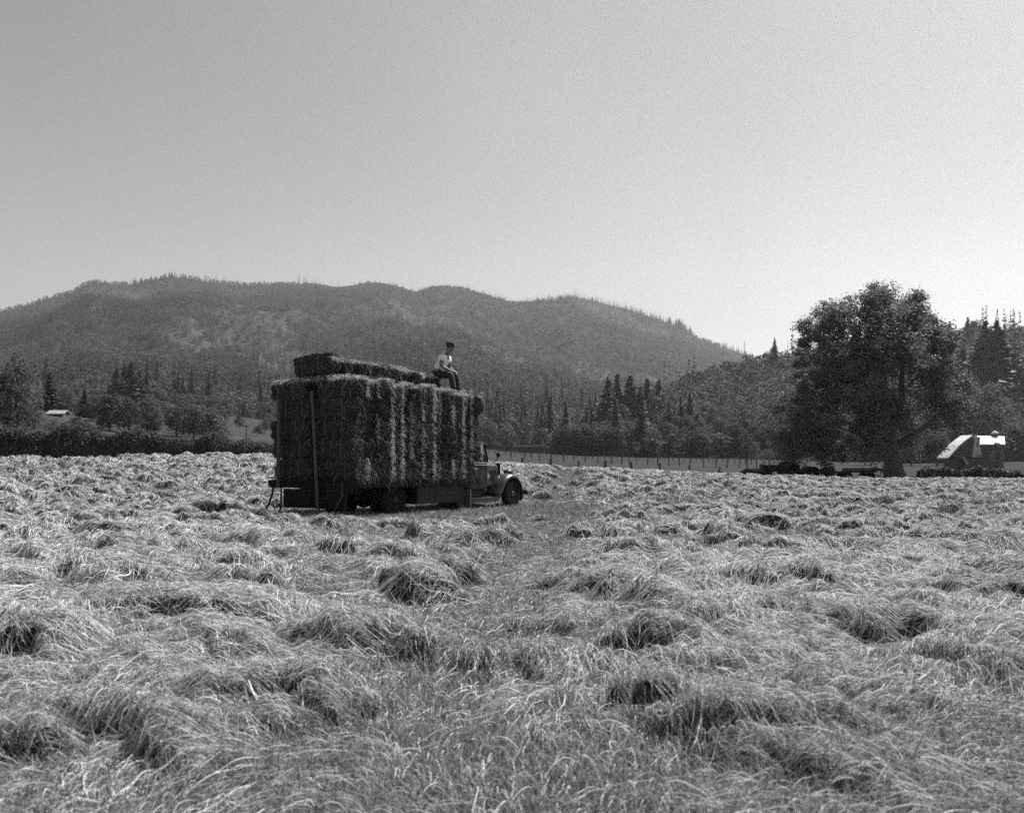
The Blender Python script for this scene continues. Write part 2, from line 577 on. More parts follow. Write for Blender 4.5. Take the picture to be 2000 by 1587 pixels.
wx = HX + (fbm(HX * .9, HY * .9, 71, 3) - .5) * 1.6; wy = HY + (fbm(HX * .9 + 9, HY * .9, 72, 3) - .5) * 1.6
rdg = 1 - np.abs(2 * vn(wx * 1.15, wy * 1.5, 73) - 1); rdg2 = 1 - np.abs(2 * vn(wx * 2.3 + 4, wy * 2.8, 74) - 1)
H = H + LN * (.15 * rdg ** 3 + .09 * rdg2 ** 2.5)
H = H + .05 * LN + (fbm(HX * 1.3, HY * 1.3, 81, 4) - .35) * .15 * (.3 + .7 * LN) + (fbm(HX * 5, HY * 5, 91, 4) - .5) * .07 * (.35 + .65 * LN)


def boxblur(A, k):
    for ax in (0, 1):
        P_ = np.concatenate([np.repeat(A.take([0], ax), k + 1, ax), A, np.repeat(A.take([-1], ax), k, ax)], ax)
        c_ = np.cumsum(P_, ax)
        n_ = A.shape[ax]
        A = (c_.take(np.arange(2 * k + 1, 2 * k + 1 + n_), ax) - c_.take(np.arange(0, n_), ax)) / (2 * k + 1)
    return A


far_ = np.clip((HY - 8) / 10, 0, 1)
H = np.maximum(H - far_ * .75 * boxblur(H, 12), 0) * (1 + .3 * far_)     # open ground shows between the heaps
H = np.where(H > 0, .34 * (1 + HY / 80) * np.tanh(H / (.34 * (1 + HY / 80))), H)                # heaps settle: high peaks flatten out
TM = truck_mask(HX, HY)
H = np.maximum(H, 0) * (.10 + .90 * TM ** 1.5) + .005
EDGE = np.clip((90 - HY) / 4, 0, 1) * (1 - .45 * np.clip((HY - 50) / 35, 0, 1))
H = H * EDGE
HG = ground(HX, HY)
layer = link('mown_hay', np_mesh('mown_hay', np.stack([HX, HY, HG + H], -1).reshape(-1, 3), grid_faces(NY, NU), True), M['hay_under'])
tag(layer, 'mown hay lying in lumps and swirls over the whole field', 'hay', kind='stuff')


def hsample(A, x, y):
    fy = (np.log(np.maximum(y, 2.31)) - LY0) / (LY1 - LY0) * (NY - 1)
    fu = (x / np.maximum(y, 2.31) - U0) / (U1 - U0) * (NU - 1)
    fy = np.clip(fy, 0, NY - 1.001); fu = np.clip(fu, 0, NU - 1.001)
    iy = fy.astype(int); iu = fu.astype(int); fy = fy - iy; fu = fu - iu
    return (A[iy, iu] * (1 - fu) + A[iy, iu + 1] * fu) * (1 - fy) + (A[iy + 1, iu] * (1 - fu) + A[iy + 1, iu + 1] * fu) * fy


HS = HG + H


def sample_field(rho0, kexp, y0, y1, umax=.74):
    # number per unit area rho0*(y/5)^-kexp
    p = 2 - kexp
    n = int(2 * umax * rho0 * 5 ** kexp * (y1 ** p - y0 ** p) / p)
    y = (y0 ** p + rng.random(n) * (y1 ** p - y0 ** p)) ** (1 / p)
    x = (rng.random(n) * 2 - 1) * umax * y
    return x, y


gy_, gx_ = np.gradient(H)
x, y = sample_field(5600, 1.48, 2.6, 88)
ln = hsample(LN, x, y); hh = hsample(H, x, y)
ee = .03 * (1 + y / 20)
slp = np.hypot(hsample(H, x + ee, y) - hsample(H, x - ee, y), hsample(H, x, y + ee) - hsample(H, x, y - ee)) / (2 * ee)
keep = rng.random(len(x)) < np.clip(.08 + ln * .85 + hh * 2, 0, 1) * np.clip(1.6 - slp * 1.15, .14, 1)  # fewer stalks on steep faces: the dark under-layer stands in for shade
keep &= rng.random(len(x)) < np.clip(.2 + hsample(TM, x, y), 0, 1)
x, y, hh = x[keep], y[keep], hh[keep]
n = len(x)
K = 6
th = (vn(x / 1.2 + 9, y / 1.3, 101) - .5) * 5.0 + (vn(x / .4, y / .45, 103) - .5) * 2.2 - .8 + rng.normal(size=n) * .40
wild = rng.random(n) < .08
th = np.where(wild, rng.random(n) * 6.28, th)
bend = rng.normal(size=n) * .40 + (vn(x / .5, y / .5, 107) - .5) * 1.3
Ls = (.05 + .30 * rng.random(n) ** 1.9) * (1 + y / 40) * np.clip(.72 + (y - 4) / 12, .72, 1)
pos = np.zeros((n, K, 3))
cx, cyy = x - np.cos(th) * Ls * .5, y - np.sin(th) * Ls * .5
lift = rng.random(n) ** 3 * .05 + .004
zprev = None
for i in range(K):
    a = th + bend * (i / (K - 1) - .5)
    if i:
        cx = cx + np.cos(a) * Ls / (K - 1); cyy = cyy + np.sin(a) * Ls / (K - 1)
    z = hsample(HS, cx, cyy) + lift * (1 + .5 * math.sin(math.pi * i / (K - 1)))
    if zprev is not None:
        z = np.maximum(z, zprev - Ls / (K - 1) * .75)        # stalks bridge over a steep edge instead of hugging it
    zprev = z
    pos[:, i] = np.stack([cx, cyy, z], -1)
pos[:, -1, 2] += np.where(wild, rng.random(n) * .10, 0)
pos[:, -2, 2] += np.where(wild, rng.random(n) * .04, 0)
r0 = (.0006 + .00017 * y) * np.exp(rng.normal(size=n) * .30)
rad = r0[:, None] * np.array([.9, 1, 1, .9, .7, .35])[None]
so = curves_obj('hay_stalks', pos, rad, M['hay'], layer)
tag(so, kind='stuff')

x, y = sample_field(3600, 1.5, 2.6, 60)
ln = hsample(LN, x, y)
keep = rng.random(len(x)) < np.clip(1.15 - ln * .9, 0.05, 1)
x, y = x[keep], y[keep]
n = len(x); K = 4
hgt = (.03 + .07 * rng.random(n)) * (1 + y / 60)
la = rng.random(n) * 6.28; lm = rng.random(n) * .9
z = hsample(HS, x, y)
pos = np.zeros((n, K, 3))
for i in range(K):
    f = i / (K - 1)
    pos[:, i] = np.stack([x + np.cos(la) * lm * hgt * f ** 1.5, y + np.sin(la) * lm * hgt * f ** 1.5, z - .01 + hgt * f], -1)
r0 = (.0009 + .00019 * y) * rng.uniform(.6, 1.4, n)
st = curves_obj('stubble', pos, r0[:, None] * np.array([1, 1, .8, .3])[None], M['stubble'])
tag(st, 'short cut stubble standing between the lumps of hay', 'stubble', kind='stuff')

# ------------------------------------------------------------------ trees


def leaf_quads(c, nrm, size, asp=.62, jit=.7):
    n = len(c)
    nrm = nrm + rng.normal(size=(n, 3)) * jit
    nrm /= np.linalg.norm(nrm, axis=1, keepdims=True) + 1e-9
    t = np.cross(nrm, rng.normal(size=(n, 3)))
    t /= np.linalg.norm(t, axis=1, keepdims=True) + 1e-9
    b = np.cross(nrm, t)
    s = (size * rng.uniform(.6, 1.35, n))[:, None]
    v = np.stack([c - t * s, c + b * s * asp - nrm * s * .15, c + t * s, c - b * s * asp - nrm * s * .15], 1).reshape(-1, 3)
    f = np.arange(4 * n).reshape(n, 4)
    return v, f


def broad_crown(H_, W_, nl, nleaf, leaf, base=.22):
    """unit tree with foot at the origin"""
    C, Nn = [], []
    lobes = []
    for i in range(nl):
        f = (i + .5) / nl
        z = H_ * (base + (1 - base) * (.12 + .80 * f))
        prof = math.sin(math.pi * min(1, .16 + .80 * f)) ** .7
        a = i * 2.4 + rng.random() * .8
        rr = W_ * .5 * prof * rng.uniform(.35, .72)
        lr = W_ * rng.uniform(.17, .27) * (.7 + .4 * prof)
        lobes.append((np.array([rr * math.cos(a), rr * math.sin(a), z]), lr))
    per = max(4, nleaf // nl)
    for c, r in lobes:
        d = rng.normal(size=(per, 3)); d /= np.linalg.norm(d, axis=1, keepdims=True)
        d[:, 2] = np.where(d[:, 2] < -.4, -d[:, 2], d[:, 2])
        q = c + d * (r * (.45 + .6 * rng.random(per) ** .6))[:, None] * np.array([1, 1, .85])
        C.append(q); Nn.append(d)
    return leaf_quads(np.concatenate(C), np.concatenate(Nn) + np.array([0, 0, .35]), leaf)


def conifer_crown(H_, W_, lev, per, leaf, base=.06, sparse=0.0, pw=.9):
    C, Nn, S = [], [], []
    for i in range(lev):
        f = i / (lev - 1)
        z0 = H_ * (base + (1 - base) * f); dz = H_ * (1 - base) / lev
        rad_ = W_ * .5 * (1 - f) ** pw * rng.uniform(.75, 1.1) + .02 * W_
        m = max(3, int(per * (1 - f * .7)))
        for k in range(m):
            if rng.random() < sparse: continue
            a = rng.random() * 6.28; rl = rad_ * rng.uniform(.6, 1.15); z = z0 + rng.uniform(-.7, .7) * dz
            for q in (.35, .7, 1.0):
                C.append((rl * q * math.cos(a), rl * q * math.sin(a), z - rl * q * .35))
                Nn.append((math.cos(a) * .5, math.sin(a) * .5, 1)); S.append(leaf * (1.15 - .4 * q) * (1 - .55 * f))
    C.append((0, 0, H_ * .985)); Nn.append((1, 0, .1)); S.append(leaf * .5)
    return leaf_quads(np.array(C), np.array(Nn), np.array(S), asp=.55, jit=.35)


def trunk_mesh(H_, r, top=.6, limbs=0, W_=4):
    mb = MB()
    mb.tube([(0, 0, -.6), (0, 0, .02 * H_), (.01 * H_, 0, top * .5 * H_), (0, .01 * H_, top * H_)], [r * 1.35, r, r * .75, r * .3], 6)
    for i in range(limbs):
        a = i * 2.4; z = H_ * (.25 + .3 * i / max(1, limbs))
        mb.tube([(0, 0, z), (.2 * W_ * math.cos(a), .2 * W_ * math.sin(a), z + .12 * H_), (.36 * W_ * math.cos(a), .36 * W_ * math.sin(a), z + .26 * H_)],
                [r * .5, r * .35, r * .12], 5)
    bmesh.ops.recalc_face_normals(mb.bm, faces=mb.bm.faces)
    me = bpy.data.meshes.new('trunk'); mb.bm.to_mesh(me); mb.bm.free()
    me.materials.append(M['bark'])
    return me


def crown_data(vf, material):
    me = np_mesh('crown', *vf)
    me.materials.append(material)
    return me


# kinds: unit data built for a nominal height, scaled per tree
KINDS = {}


def add_kind(key, name, cat, variants):
    KINDS[key] = (name, cat, variants)      # variants: list of (trunk mesh, crown mesh, nominal height)


def bl(n, H_, W_, nl, nleaf, leaf, material, base=.2):
    return [(trunk_mesh(H_, H_ * .028, .62, 4, W_), crown_data(broad_crown(H_, W_, nl, nleaf, leaf, base), material), H_) for _ in range(n)]


def cf(n, H_, W_, lev, per, leaf, material, **kw):
    return [(trunk_mesh(H_, H_ * .016, .97), crown_data(conifer_crown(H_, W_, lev, per, leaf, **kw), material), H_) for _ in range(n)]


add_kind('broad', 'broadleaf_tree', 'tree', bl(4, 10, 8.5, 16, 1500, .30, M['leaf'], .08))
add_kind('broad_dark', 'broadleaf_tree', 'tree', bl(3, 10, 9.5, 18, 1900, .28, M['leaf_dark'], .03))
add_kind('broad_pale', 'broadleaf_tree', 'tree', bl(3, 10, 10, 16, 1600, .28, M['leaf_pale'], .02))
add_kind('bush', 'bush', 'bush', bl(3, 3, 4.6, 12, 900, .14, M['leaf_pale'], .0))
add_kind('conifer', 'conifer_tree', 'tree', cf(4, 20, 9.6, 28, 27, 1.0, M['needle'], pw=1.05))
add_kind('snag', 'bare_conifer', 'tree', cf(6, 20, 4.2, 12, 5, .6, M['needle'], base=.5, sparse=.45, pw=.4))

BASES = {}


def place_tree(key, loc, h, rz=None, wide=1.0, label=None, group=None, v=None):
    name, cat, var = KINDS[key]
    v = rng.integers(len(var)) if v is None else v
    tm, cm, H0 = var[v]
    s = h / H0
    k = (key, v)
    rz = rng.random() * 6.28 if rz is None else rz
    if k not in BASES:
        e = empty(name); tag(e, label, cat, group)
        link('trunk', tm, None, e); link('crown', cm, None, e)
        BASES[k] = e
        e.location = loc; e.rotation_euler = (0, 0, rz); e.scale = (s * wide, s * wide, s)
        return e
    e = copy_thing(BASES[k], loc, rz, (s * wide, s * wide, s), label, group)
    if not group and 'group' in e: del e['group']
    return e


# far forest: points carry scale, turn and variant; one object per forest
def forest(name, protos, pts, scl, label, cat):
    pc = bpy.data.collections.new(name + '_kinds')
    for me in protos:
        pc.objects.link(bpy.data.objects.new('tree_kind', me))
    n = len(pts)
    me = bpy.data.meshes.new(name)
    me.vertices.add(n); me.vertices.foreach_set('co', np.asarray(pts, np.float32).ravel())
    a = me.attributes.new('scl', 'FLOAT_VECTOR', 'POINT'); a.data.foreach_set('vector', np.asarray(scl, np.float32).ravel())
    rot = np.zeros((n, 3)); rot[:, 2] = rng.random(n) * 6.28
    a = me.attributes.new('rot', 'FLOAT_VECTOR', 'POINT'); a.data.foreach_set('vector', rot.astype(np.float32).ravel())
    a = me.attributes.new('idx', 'INT', 'POINT'); a.data.foreach_set('value', rng.integers(0, len(protos), n).astype(np.int32))
    o = link(name, me)
    ng = bpy.data.node_groups.new(name, 'GeometryNodeTree')
    ng.interface.new_socket('Geometry', in_out='INPUT', socket_type='NodeSocketGeometry')
    ng.interface.new_socket('Geometry', in_out='OUTPUT', socket_type='NodeSocketGeometry')
    N, Lk = ng.nodes, ng.links.new
    gi = N.new('NodeGroupInput'); go = N.new('NodeGroupOutput')
    ci = N.new('GeometryNodeCollectionInfo'); ci.inputs['Collection'].default_value = pc
    ci.inputs['Separate Children'].default_value = True; ci.inputs['Reset Children'].default_value = True
    ip = N.new('GeometryNodeInstanceOnPoints'); ip.inputs['Pick Instance'].default_value = True

    def attr(nm, ty):
        q = N.new('GeometryNodeInputNamedAttribute'); q.data_type = ty; q.inputs['Name'].default_value = nm
        return [s for s in q.outputs if s.enabled and s.name == 'Attribute'][0]
    Lk(gi.outputs[0], ip.inputs['Points']); Lk(ci.outputs[0], ip.inputs['Instance'])
    Lk(attr('idx', 'INT'), ip.inputs['Instance Index'])
    e2r = N.new('FunctionNodeEulerToRotation')
    Lk(attr('rot', 'FLOAT_VECTOR'), e2r.inputs[0]); Lk(e2r.outputs[0], ip.inputs['Rotation'])
    Lk(attr('scl', 'FLOAT_VECTOR'), ip.inputs['Scale'])
    Lk(ip.outputs[0], go.inputs[0])
    md = o.modifiers.new('scatter', 'NODES'); md.node_group = ng
    tag(o, label, cat, kind='stuff')
    return o


far_broad = [crown_data(broad_crown(10, 9, 9, 150, .75, .0), M['leaf']) for _ in range(5)] + \
            [crown_data(broad_crown(10, 9, 9, 150, .75, .0), M['leaf_pale']) for _ in range(2)]
far_con = [crown_data(conifer_crown(20, 6.0, 12, 6, 1.3), M['needle']) for _ in range(5)]

# mountain forest
N0 = 70000
pu = rng.uniform(-1.0, .62, N0); ptt = rng.random(N0) ** .8
ang_noise = fbm(pu * 9, ptt * 7, 141, 4)
fine = vn(pu * 60, ptt * 40, 151)
roads = (np.abs(ptt - (.62 + .05 * np.sin(pu * 9))) < .006) | (np.abs(ptt - (.80 + .03 * np.sin(pu * 7 + 1))) < .006) | (np.abs(ptt - (.45 + .04 * np.sin(pu * 11 + 2))) < .007)
conm = (ang_noise + (fine - .5) * .35 + np.clip(ptt - .85, 0, 1) * .5) > .585
mx_, my_, mz_ = mountain(pu, ptt)
pz = np.stack([mx_, my_, mz_], -1)
ok = ~roads & ~(my_ < 345) & ~(rng.random(N0) < clearing(pu, ptt) * .75)
con_h = rng.uniform(8, 16, N0) * np.where(rng.random(N0) < .07, 1.35, 1)
bro_h = rng.uniform(5.5, 10, N0)
visible = (pu > -.62) & (pu < .3)

# hill forest
N1 = 2900
hu = rng.uniform((1085 - PX0) / F, .75, N1); ht = rng.random(N1) * 1.06
hx, hy, hz = hill(hu, ht)
hconm = (fbm(hu * 20, ht * 5, 171, 3) > .70) | (rng.random(N1) < .02)
hh_ = np.where(hconm, rng.uniform(11, 18, N1), rng.uniform(6, 9.5, N1))
hp = np.stack([hx, hy, hz - .3], -1)
skip_con = hill(hu, ht)[1]

# the trees that show largest stay things of their own; the rest of each wood is one mass
hb = np.where(~hconm)[0]; hc_ = np.where(hconm)[0]
seen = (hu < .585)
hb_big = hb[np.argsort(-(hh_[hb] / hy[hb]) * seen[hb])][:150]
hc_big = hc_[np.argsort(-(hh_[hc_] / hy[hc_]) * seen[hc_])][:60]
for i in hb_big:
    place_tree('broad', hp[i], hh_[i], wide=rng.uniform(.9, 1.2), label='leafy tree in the dense wood that covers the right-hand hillside', group='leafy trees on the wooded hill')
for i in hc_big:
    place_tree('conifer', hp[i], hh_[i], label='dark pointed conifer among the leafy trees of the right-hand hillside', group='conifers on the wooded hill')
rest_b = np.setdiff1d(hb, hb_big); rest_c = np.setdiff1d(hc_, hc_big)

mc = np.where(ok & conm)[0]; mbi = np.where(ok & ~conm)[0]
mc_big = mc[np.argsort(-(con_h[mc] / my_[mc]) * visible[mc])][:90]
mb_big = mbi[np.argsort(-(bro_h[mbi] / my_[mbi]) * visible[mbi])][:70]
for i in mc_big:
    place_tree('conifer', pz[i] - [0, 0, .5], con_h[i], label='dark conifer at the foot of the big forested mountain', group='conifers at the foot of the mountain')
for i in mb_big:
    place_tree('broad', pz[i] - [0, 0, .4], bro_h[i], label='leafy tree at the foot of the big forested mountain', group='leafy trees at the foot of the mountain')
rc = np.setdiff1d(mc, mc_big); rb = np.setdiff1d(mbi, mb_big)


def scl3(h, h0, wlo=.85, whi=1.2):
    s = h / h0; w = s * rng.uniform(wlo, whi, len(h))
    return np.stack([w, w, s], -1)


forest('conifer_forest', far_con, np.concatenate([pz[rc], hp[rest_c]]), np.concatenate([scl3(con_h[rc], 20), scl3(hh_[rest_c], 20)]),
       'dark conifer forest covering the mountain and the far hill', 'forest')
forest('broadleaf_forest', far_broad, np.concatenate([pz[rb], hp[rest_b]]), np.concatenate([scl3(bro_h[rb], 10), scl3(hh_[rest_b], 10)]),
       'pale broadleaf forest covering the mountain and the far hill', 'forest')

# trees standing up on the skyline of the mountain
sk = []
for a, b, n_, key, h0, h1 in [(180, 250, 7, 'conifer', 9, 14), (255, 330, 20, 'conifer', 9, 17), (330, 365, 8, 'conifer', 9, 16), (365, 480, 18, 'snag', 12, 24),
                              (480, 570, 8, 'snag', 8, 14), (575, 600, 7, 'snag', 18, 26), (600, 700, 18, 'snag', 12, 20), (700, 770, 16, 'conifer', 9, 16),
                              (810, 960, 22, 'conifer', 7, 13), (960, 1060, 16, 'snag', 8, 15), (1060, 1160, 18, 'conifer', 7, 13), (1150, 1300, 24, 'snag', 8, 18),
                              (1305, 1352, 14, 'conifer', 15, 26), (1355, 1470, 18, 'snag', 10, 20)]:
    for _ in range(n_):
        sk.append((rng.uniform(a, b), key, rng.uniform(h0, h1)))
for px, key, h in sk:
    u = (px - PX0) / F
    q = mountain(np.array([u]), np.array([.995]))
    place_tree(key, (float(q[0][0]), float(q[1]if np.ndim(q[1])==0 else q[1][0]), float(q[2][0]) - 1.0), h,
               label='thin bare-stemmed conifer left standing on the mountain skyline' if key == 'snag' else 'bushy conifer standing on the mountain skyline',
               group='bare conifers on the skyline' if key == 'snag' else 'bushy conifers on the skyline', wide=.9 if key == 'snag' else 1.1)

# trees one can find at the valley floor: column, depth, height in photograph pixels, base row (None: on the ground), kind, width, label
VT = [
    (1188, 300, 145, 884, 'conifer', 1.0, 'tall dark conifer, leftmost of the clump at the foot of the hill'),
    (1206, 305, 150, 884, 'conifer', .9, 'tallest dark conifer, second from left in the clump below the hill'),
    (1231, 302, 146, 884, 'conifer', 1.15, 'broad dark conifer in the middle of the clump below the hill'),
    (1264, 310, 142, 884, 'conifer', 1.0, 'dark conifer fourth from left in the clump below the hill'),
    (1287, 312, 140, 884, 'conifer', .9, 'dark conifer, rightmost of the clump at the foot of the hill'),
    (1277, 290, 110, 886, 'broad_dark', .7, 'dark rounded tree in front of the right end of the conifer clump'),
    (1212, 288, 96, 886, 'broad_dark', .8, 'dark rounded tree in front of the left end of the conifer clump'),
    (1160, 280, 60, 886, 'broad_dark', 1.0, 'low dark leafy tree left of the tall conifer clump'),
    (1128, 285, 52, 884, 'broad', 1.2, 'pale topped leafy tree between the white patch and the conifers'),
    (1095, 300, 50, 882, 'broad', 1.1, 'leafy tree behind the small white shed across the pasture'),
    (1060, 300, 44, 880, 'broad_dark', 1.1, 'dark leafy tree behind the long low shed'),
    (1028, 300, 52, 880, 'broad_dark', 1.0, 'dark leafy tree behind the left end of the long low shed'),
    (990, 300, 46, 880, 'broad_dark', 1.2, 'dark leafy tree across the pasture above the truck headlight'),
    (955, 300, 50, 880, 'broad', 1.2, 'leafy tree across the pasture above the truck hood'),
    (1252, 262, 50, 886, 'broad_pale', 1.0, 'pale round tree in front of the dark conifer clump'),
    (1237, 240, 24, 890, 'bush', 1.5, 'broad pale bush at the pasture edge below the round tree'),
    (1290, 240, 18, 892, 'bush', 1.2, 'small dark bush at the pasture edge right of the broad pale bush'),
    (1306, 258, 84, 890, 'broad', .9, 'tall rounded tree right of the conifer clump at the pasture edge'),
    (1362, 255, 84, 893, 'conifer', 1.5, 'pointed dark tree at the pasture edge, standing alone'),
    (1335, 262, 46, 890, 'broad', 1.0, 'medium leafy tree between the rounded and the pointed tree'),
    (1395, 262, 44, 893, 'broad', 1.1, 'low leafy tree right of the pointed dark tree'),
    (1425, 262, 60, 894, 'broad_dark', .9, 'dark leafy tree between the pointed tree and the pale cone-shaped bush'),
    (1457, 255, 92, 896, 'broad_dark', .8, 'tall dark tree behind the pale cone-shaped bush'),
    (1473, 215, 40, 904, 'broad_pale', .75, 'pale cone-shaped tree left of the big maple'),
    (1500, 225, 26, 904, 'bush', 1.0, 'low rounded bush at the left foot of the big maple'),
    (1515, 240, 60, 903, 'broad_dark', 1.0, 'dark tree half hidden by the left skirt of the big maple'),
    (1600, 230, 60, 905, 'broad_dark', 1.2, 'dark tree seen under the big maple above the farm machines'),
    (1690, 190, 50, 908, 'broad', 1.0, 'small leafy tree seen under the maple beside its trunk'),
    (1655, 235, 45, 905, 'broad_dark', 1.1, 'dark bush-like tree behind the flat wagon under the maple'),
    (1780, 190, 70, 908, 'broad_dark', 1.0, 'dark tree behind the trunk of the big maple'),
    (1830, 180, 66, 908, 'broad', 1.0, 'leafy tree between the big maple and the barn'),
    (1880, 330, 165, 850, 'conifer', 1.3, 'tall dark conifer on the hill just right of the maple crown'),
    (1848, 345, 170, 852, 'conifer', 1.2, 'dark conifer on the hill touching the right of the maple crown'),
    (1925, 300, 105, 735, 'conifer', 1.2, 'large dark conifer on the hill above the barn'),
    (1947, 300, 110, 738, 'conifer', 1.3, 'largest dark conifer on the hill above the barn, at the right'),
    (1890, 430, 62, 682, 'conifer', 1.0, 'slim conifer on the skyline above the barn'),
    (1903, 430, 56, 684, 'conifer', .9, 'shorter skyline conifer beside the slim one above the barn'),
    (1513, 425, 52, 712, 'conifer', .75, 'lone slim conifer on the skyline left of the big maple'),
    (1890, 210, 100, 845, 'broad', 1.4, 'leafy tree on the slope above the barn roof'),
    (1930, 200, 90, 845, 'broad_pale', 1.3, 'pale leafy tree on the slope behind the barn cupola'),
    (1948, 112, 48, 912, 'broad', .6, 'leafy tree in front of the right end of the barn'),
    # left
    (42, 66, 160, 862, 'broad_pale', .6, 'bright leafy tree at the left edge above the hedge'),
    (10, 64, 140, 870, 'broad', .8, 'leafy tree outside the left end of the hedge'),
    (60, 90, 60, 862, 'broad', 1.1, 'leafy tree left of the white roofed shed'),
    (97, 170, 62, 790, 'conifer', 1.2, 'small dark conifer on the grassy knoll above the shed'),
    (165, 165, 34, 795, 'conifer', 1.5, 'short dark conifer at the right end of the grassy knoll'),
    (130, 172, 32, 790, 'broad_pale', 1.2, 'pale bushy tree on the grassy knoll between two conifers'),
    (148, 176, 34, 790, 'broad_pale', 1.0, 'pale bushy tree beside the short conifer on the knoll'),
    (228, 330, 82, 800, 'conifer', 1.1, 'dark conifer, leftmost of the row at the mountain foot'),
    (243, 335, 90, 802, 'conifer', 1.0, 'dark conifer second from left in the row at the mountain foot'),
    (256, 325, 96, 806, 'conifer', 1.2, 'tallest dark conifer in the row at the mountain foot'),
    (272, 330, 80, 806, 'conifer', 1.1, 'dark conifer second from right in the row at the mountain foot'),
    (286, 335, 70, 806, 'conifer', 1.2, 'dark conifer, rightmost of the row at the mountain foot'),
    (178, 140, 38, 822, 'broad_dark', 1.0, 'round dark tree right of the white roofed shed'),
    (215, 120, 72, 846, 'broad_dark', 1.1, 'large dark round tree behind the hedge, left of two'),
    (252, 118, 62, 848, 'broad', 1.2, 'large leafy round tree with a paler top behind the hedge'),
    (300, 125, 42, 848, 'broad', 1.2, 'low leafy tree between the two large round trees'),
    (345, 128, 56, 852, 'broad_dark', 1.1, 'dark round tree behind the hedge, left of the spreading pale tree'),
    (378, 125, 60, 853, 'broad', 1.3, 'spreading pale topped tree behind the right half of the hedge'),
    (418, 128, 42, 856, 'broad_dark', 1.2, 'low dark tree behind the hedge by the sloping pasture'),
    (150, 105, 36, 850, 'broad_dark', 1.1, 'low dark tree just behind the hedge below the shed'),
    (105, 100, 30, 850, 'bush', 1.0, 'pale bush below the white roofed shed'),
    (505, 200, 36, 868, 'broad_dark', 1.0, 'dark tree at the edge of the sloping pasture beside the load'),
    (330, 170, 50, 838, 'broad_pale', 1.0, 'pale tree behind the low tree between the round ones'),
]
for px, Y, hpx, basepy, key, wide, lab in VT:
    p = PT(px, basepy, Y)
    g0 = gz(p.x, Y)
    if Y < 240 and p.z > g0: p.z = g0 if hpx > 60 else p.z
    top = CAMZ + (PY0 - (basepy - hpx)) / F * Y
    zb = min(p.z, g0 - .1) if Y < 235 else p.z - 1
    place_tree(key, (p.x, Y, zb), top - zb, wide=wide * (1.9 if key == 'conifer' else 1) * (hpx / F * Y) / max(top - zb, .1), label=lab)

for k in range(15):
    px = 1176 + 130 * rng.random(); Y = rng.uniform(285, 330)
    zb_ = PT(px, 886, Y).z - 1
    place_tree('conifer', (PT(px, 886, Y).x, Y, zb_), rng.uniform(15, 24) * (1 - .25 * abs(px - 1235) / 65), wide=1.25,
               label='dark conifer within the tall clump at the foot of the right-hand hill', group='conifers of the dark clump')
# smaller trees filling the ground between hedge and mountain
nf = 0
while nf < 95:
    Y = rng.uniform(105, 330)
    px = rng.uniform(0, 640) if nf < 78 else rng.uniform(900, 1180)
    if px > 700: Y = rng.uniform(292, 335)
    if 50 < px < 178 and Y < 178: continue
    if 425 < px < 560 and Y < 235: continue
    if 60 < px < 140 and Y < 200: continue
    key = ('broad', 'broad', 'broad_dark', 'broad_pale')[int(rng.integers(4))]
    place_tree(key, PG(px, Y, -.3), rng.uniform(3.2, 5.8) if px < 700 else rng.uniform(5, 9), wide=rng.uniform(1.0, 1.35),
               label='leafy tree on the rising ground behind the left hedge' if px < 700 else 'leafy tree in the tree line across the pasture beyond the truck',
               group='trees behind the left hedge' if px < 700 else 'trees across the pasture')
    nf += 1

# the big maple
MY = 80.0
mt = empty('maple_tree', PG(1750, MY))
tag(mt, 'big spreading maple standing alone at the right field edge', 'tree')
bx, bz = mt.location.x, mt.location.z


def ml(px, py, dy=0.0):
    q = PT(px, py, MY)
    return Vector((q.x - bx, dy, q.z - bz))


tb = MB()
tb.tube([ml(1750, 950), ml(1749, 936), ml(1746, 920), ml(1742, 890), ml(1737, 862), ml(1733, 840)], [1.5, 1.15, .85, .72, .70, .66], 12)
limbs_ = [([(1733, 842, 0), (1722, 800, -.6), (1716, 750, -1.2), (1712, 690, -1), (1705, 620, -1)], .50),
          ([(1738, 850, 0), (1752, 815, .5), (1766, 780, .6), (1772, 720, 1), (1780, 660, 1.5), (1790, 610, 1.5)], .46),
          ([(1730, 850, 0), (1690, 800, 1.5), (1655, 750, 2.4), (1630, 690, 2.5), (1610, 650, 2)], .42),
          ([(1735, 870, 0), (1690, 862, -1.6), (1640, 845, -3), (1590, 835, -4)], .30),
          ([(1640, 750, 2.4), (1610, 740, 3), (1575, 770, 4)], .18),
          ([(1745, 870, 0), (1785, 840, -1.5), (1820, 800, -3), (1840, 780, -4)], .34),
          ([(1745, 875, 0), (1790, 870, 1.6), (1840, 850, 3)], .25),
          ([(1768, 770, .6), (1800, 720, -.5), (1815, 680, -1)], .22),
          ([(1716, 750, -1.2), (1680, 700, -2.5), (1660, 640, -3)], .24),
          ([(1738, 886, 0), (1700, 885, -2), (1650, 884, -4)], .2)]
for pts, r in limbs_:
    tb.tube([ml(*p) for p in pts], [r * (1 - .8 * i / (len(pts) - 1)) for i in range(len(pts))], 7)
tb.build('trunk', M['bark'], mt, True)
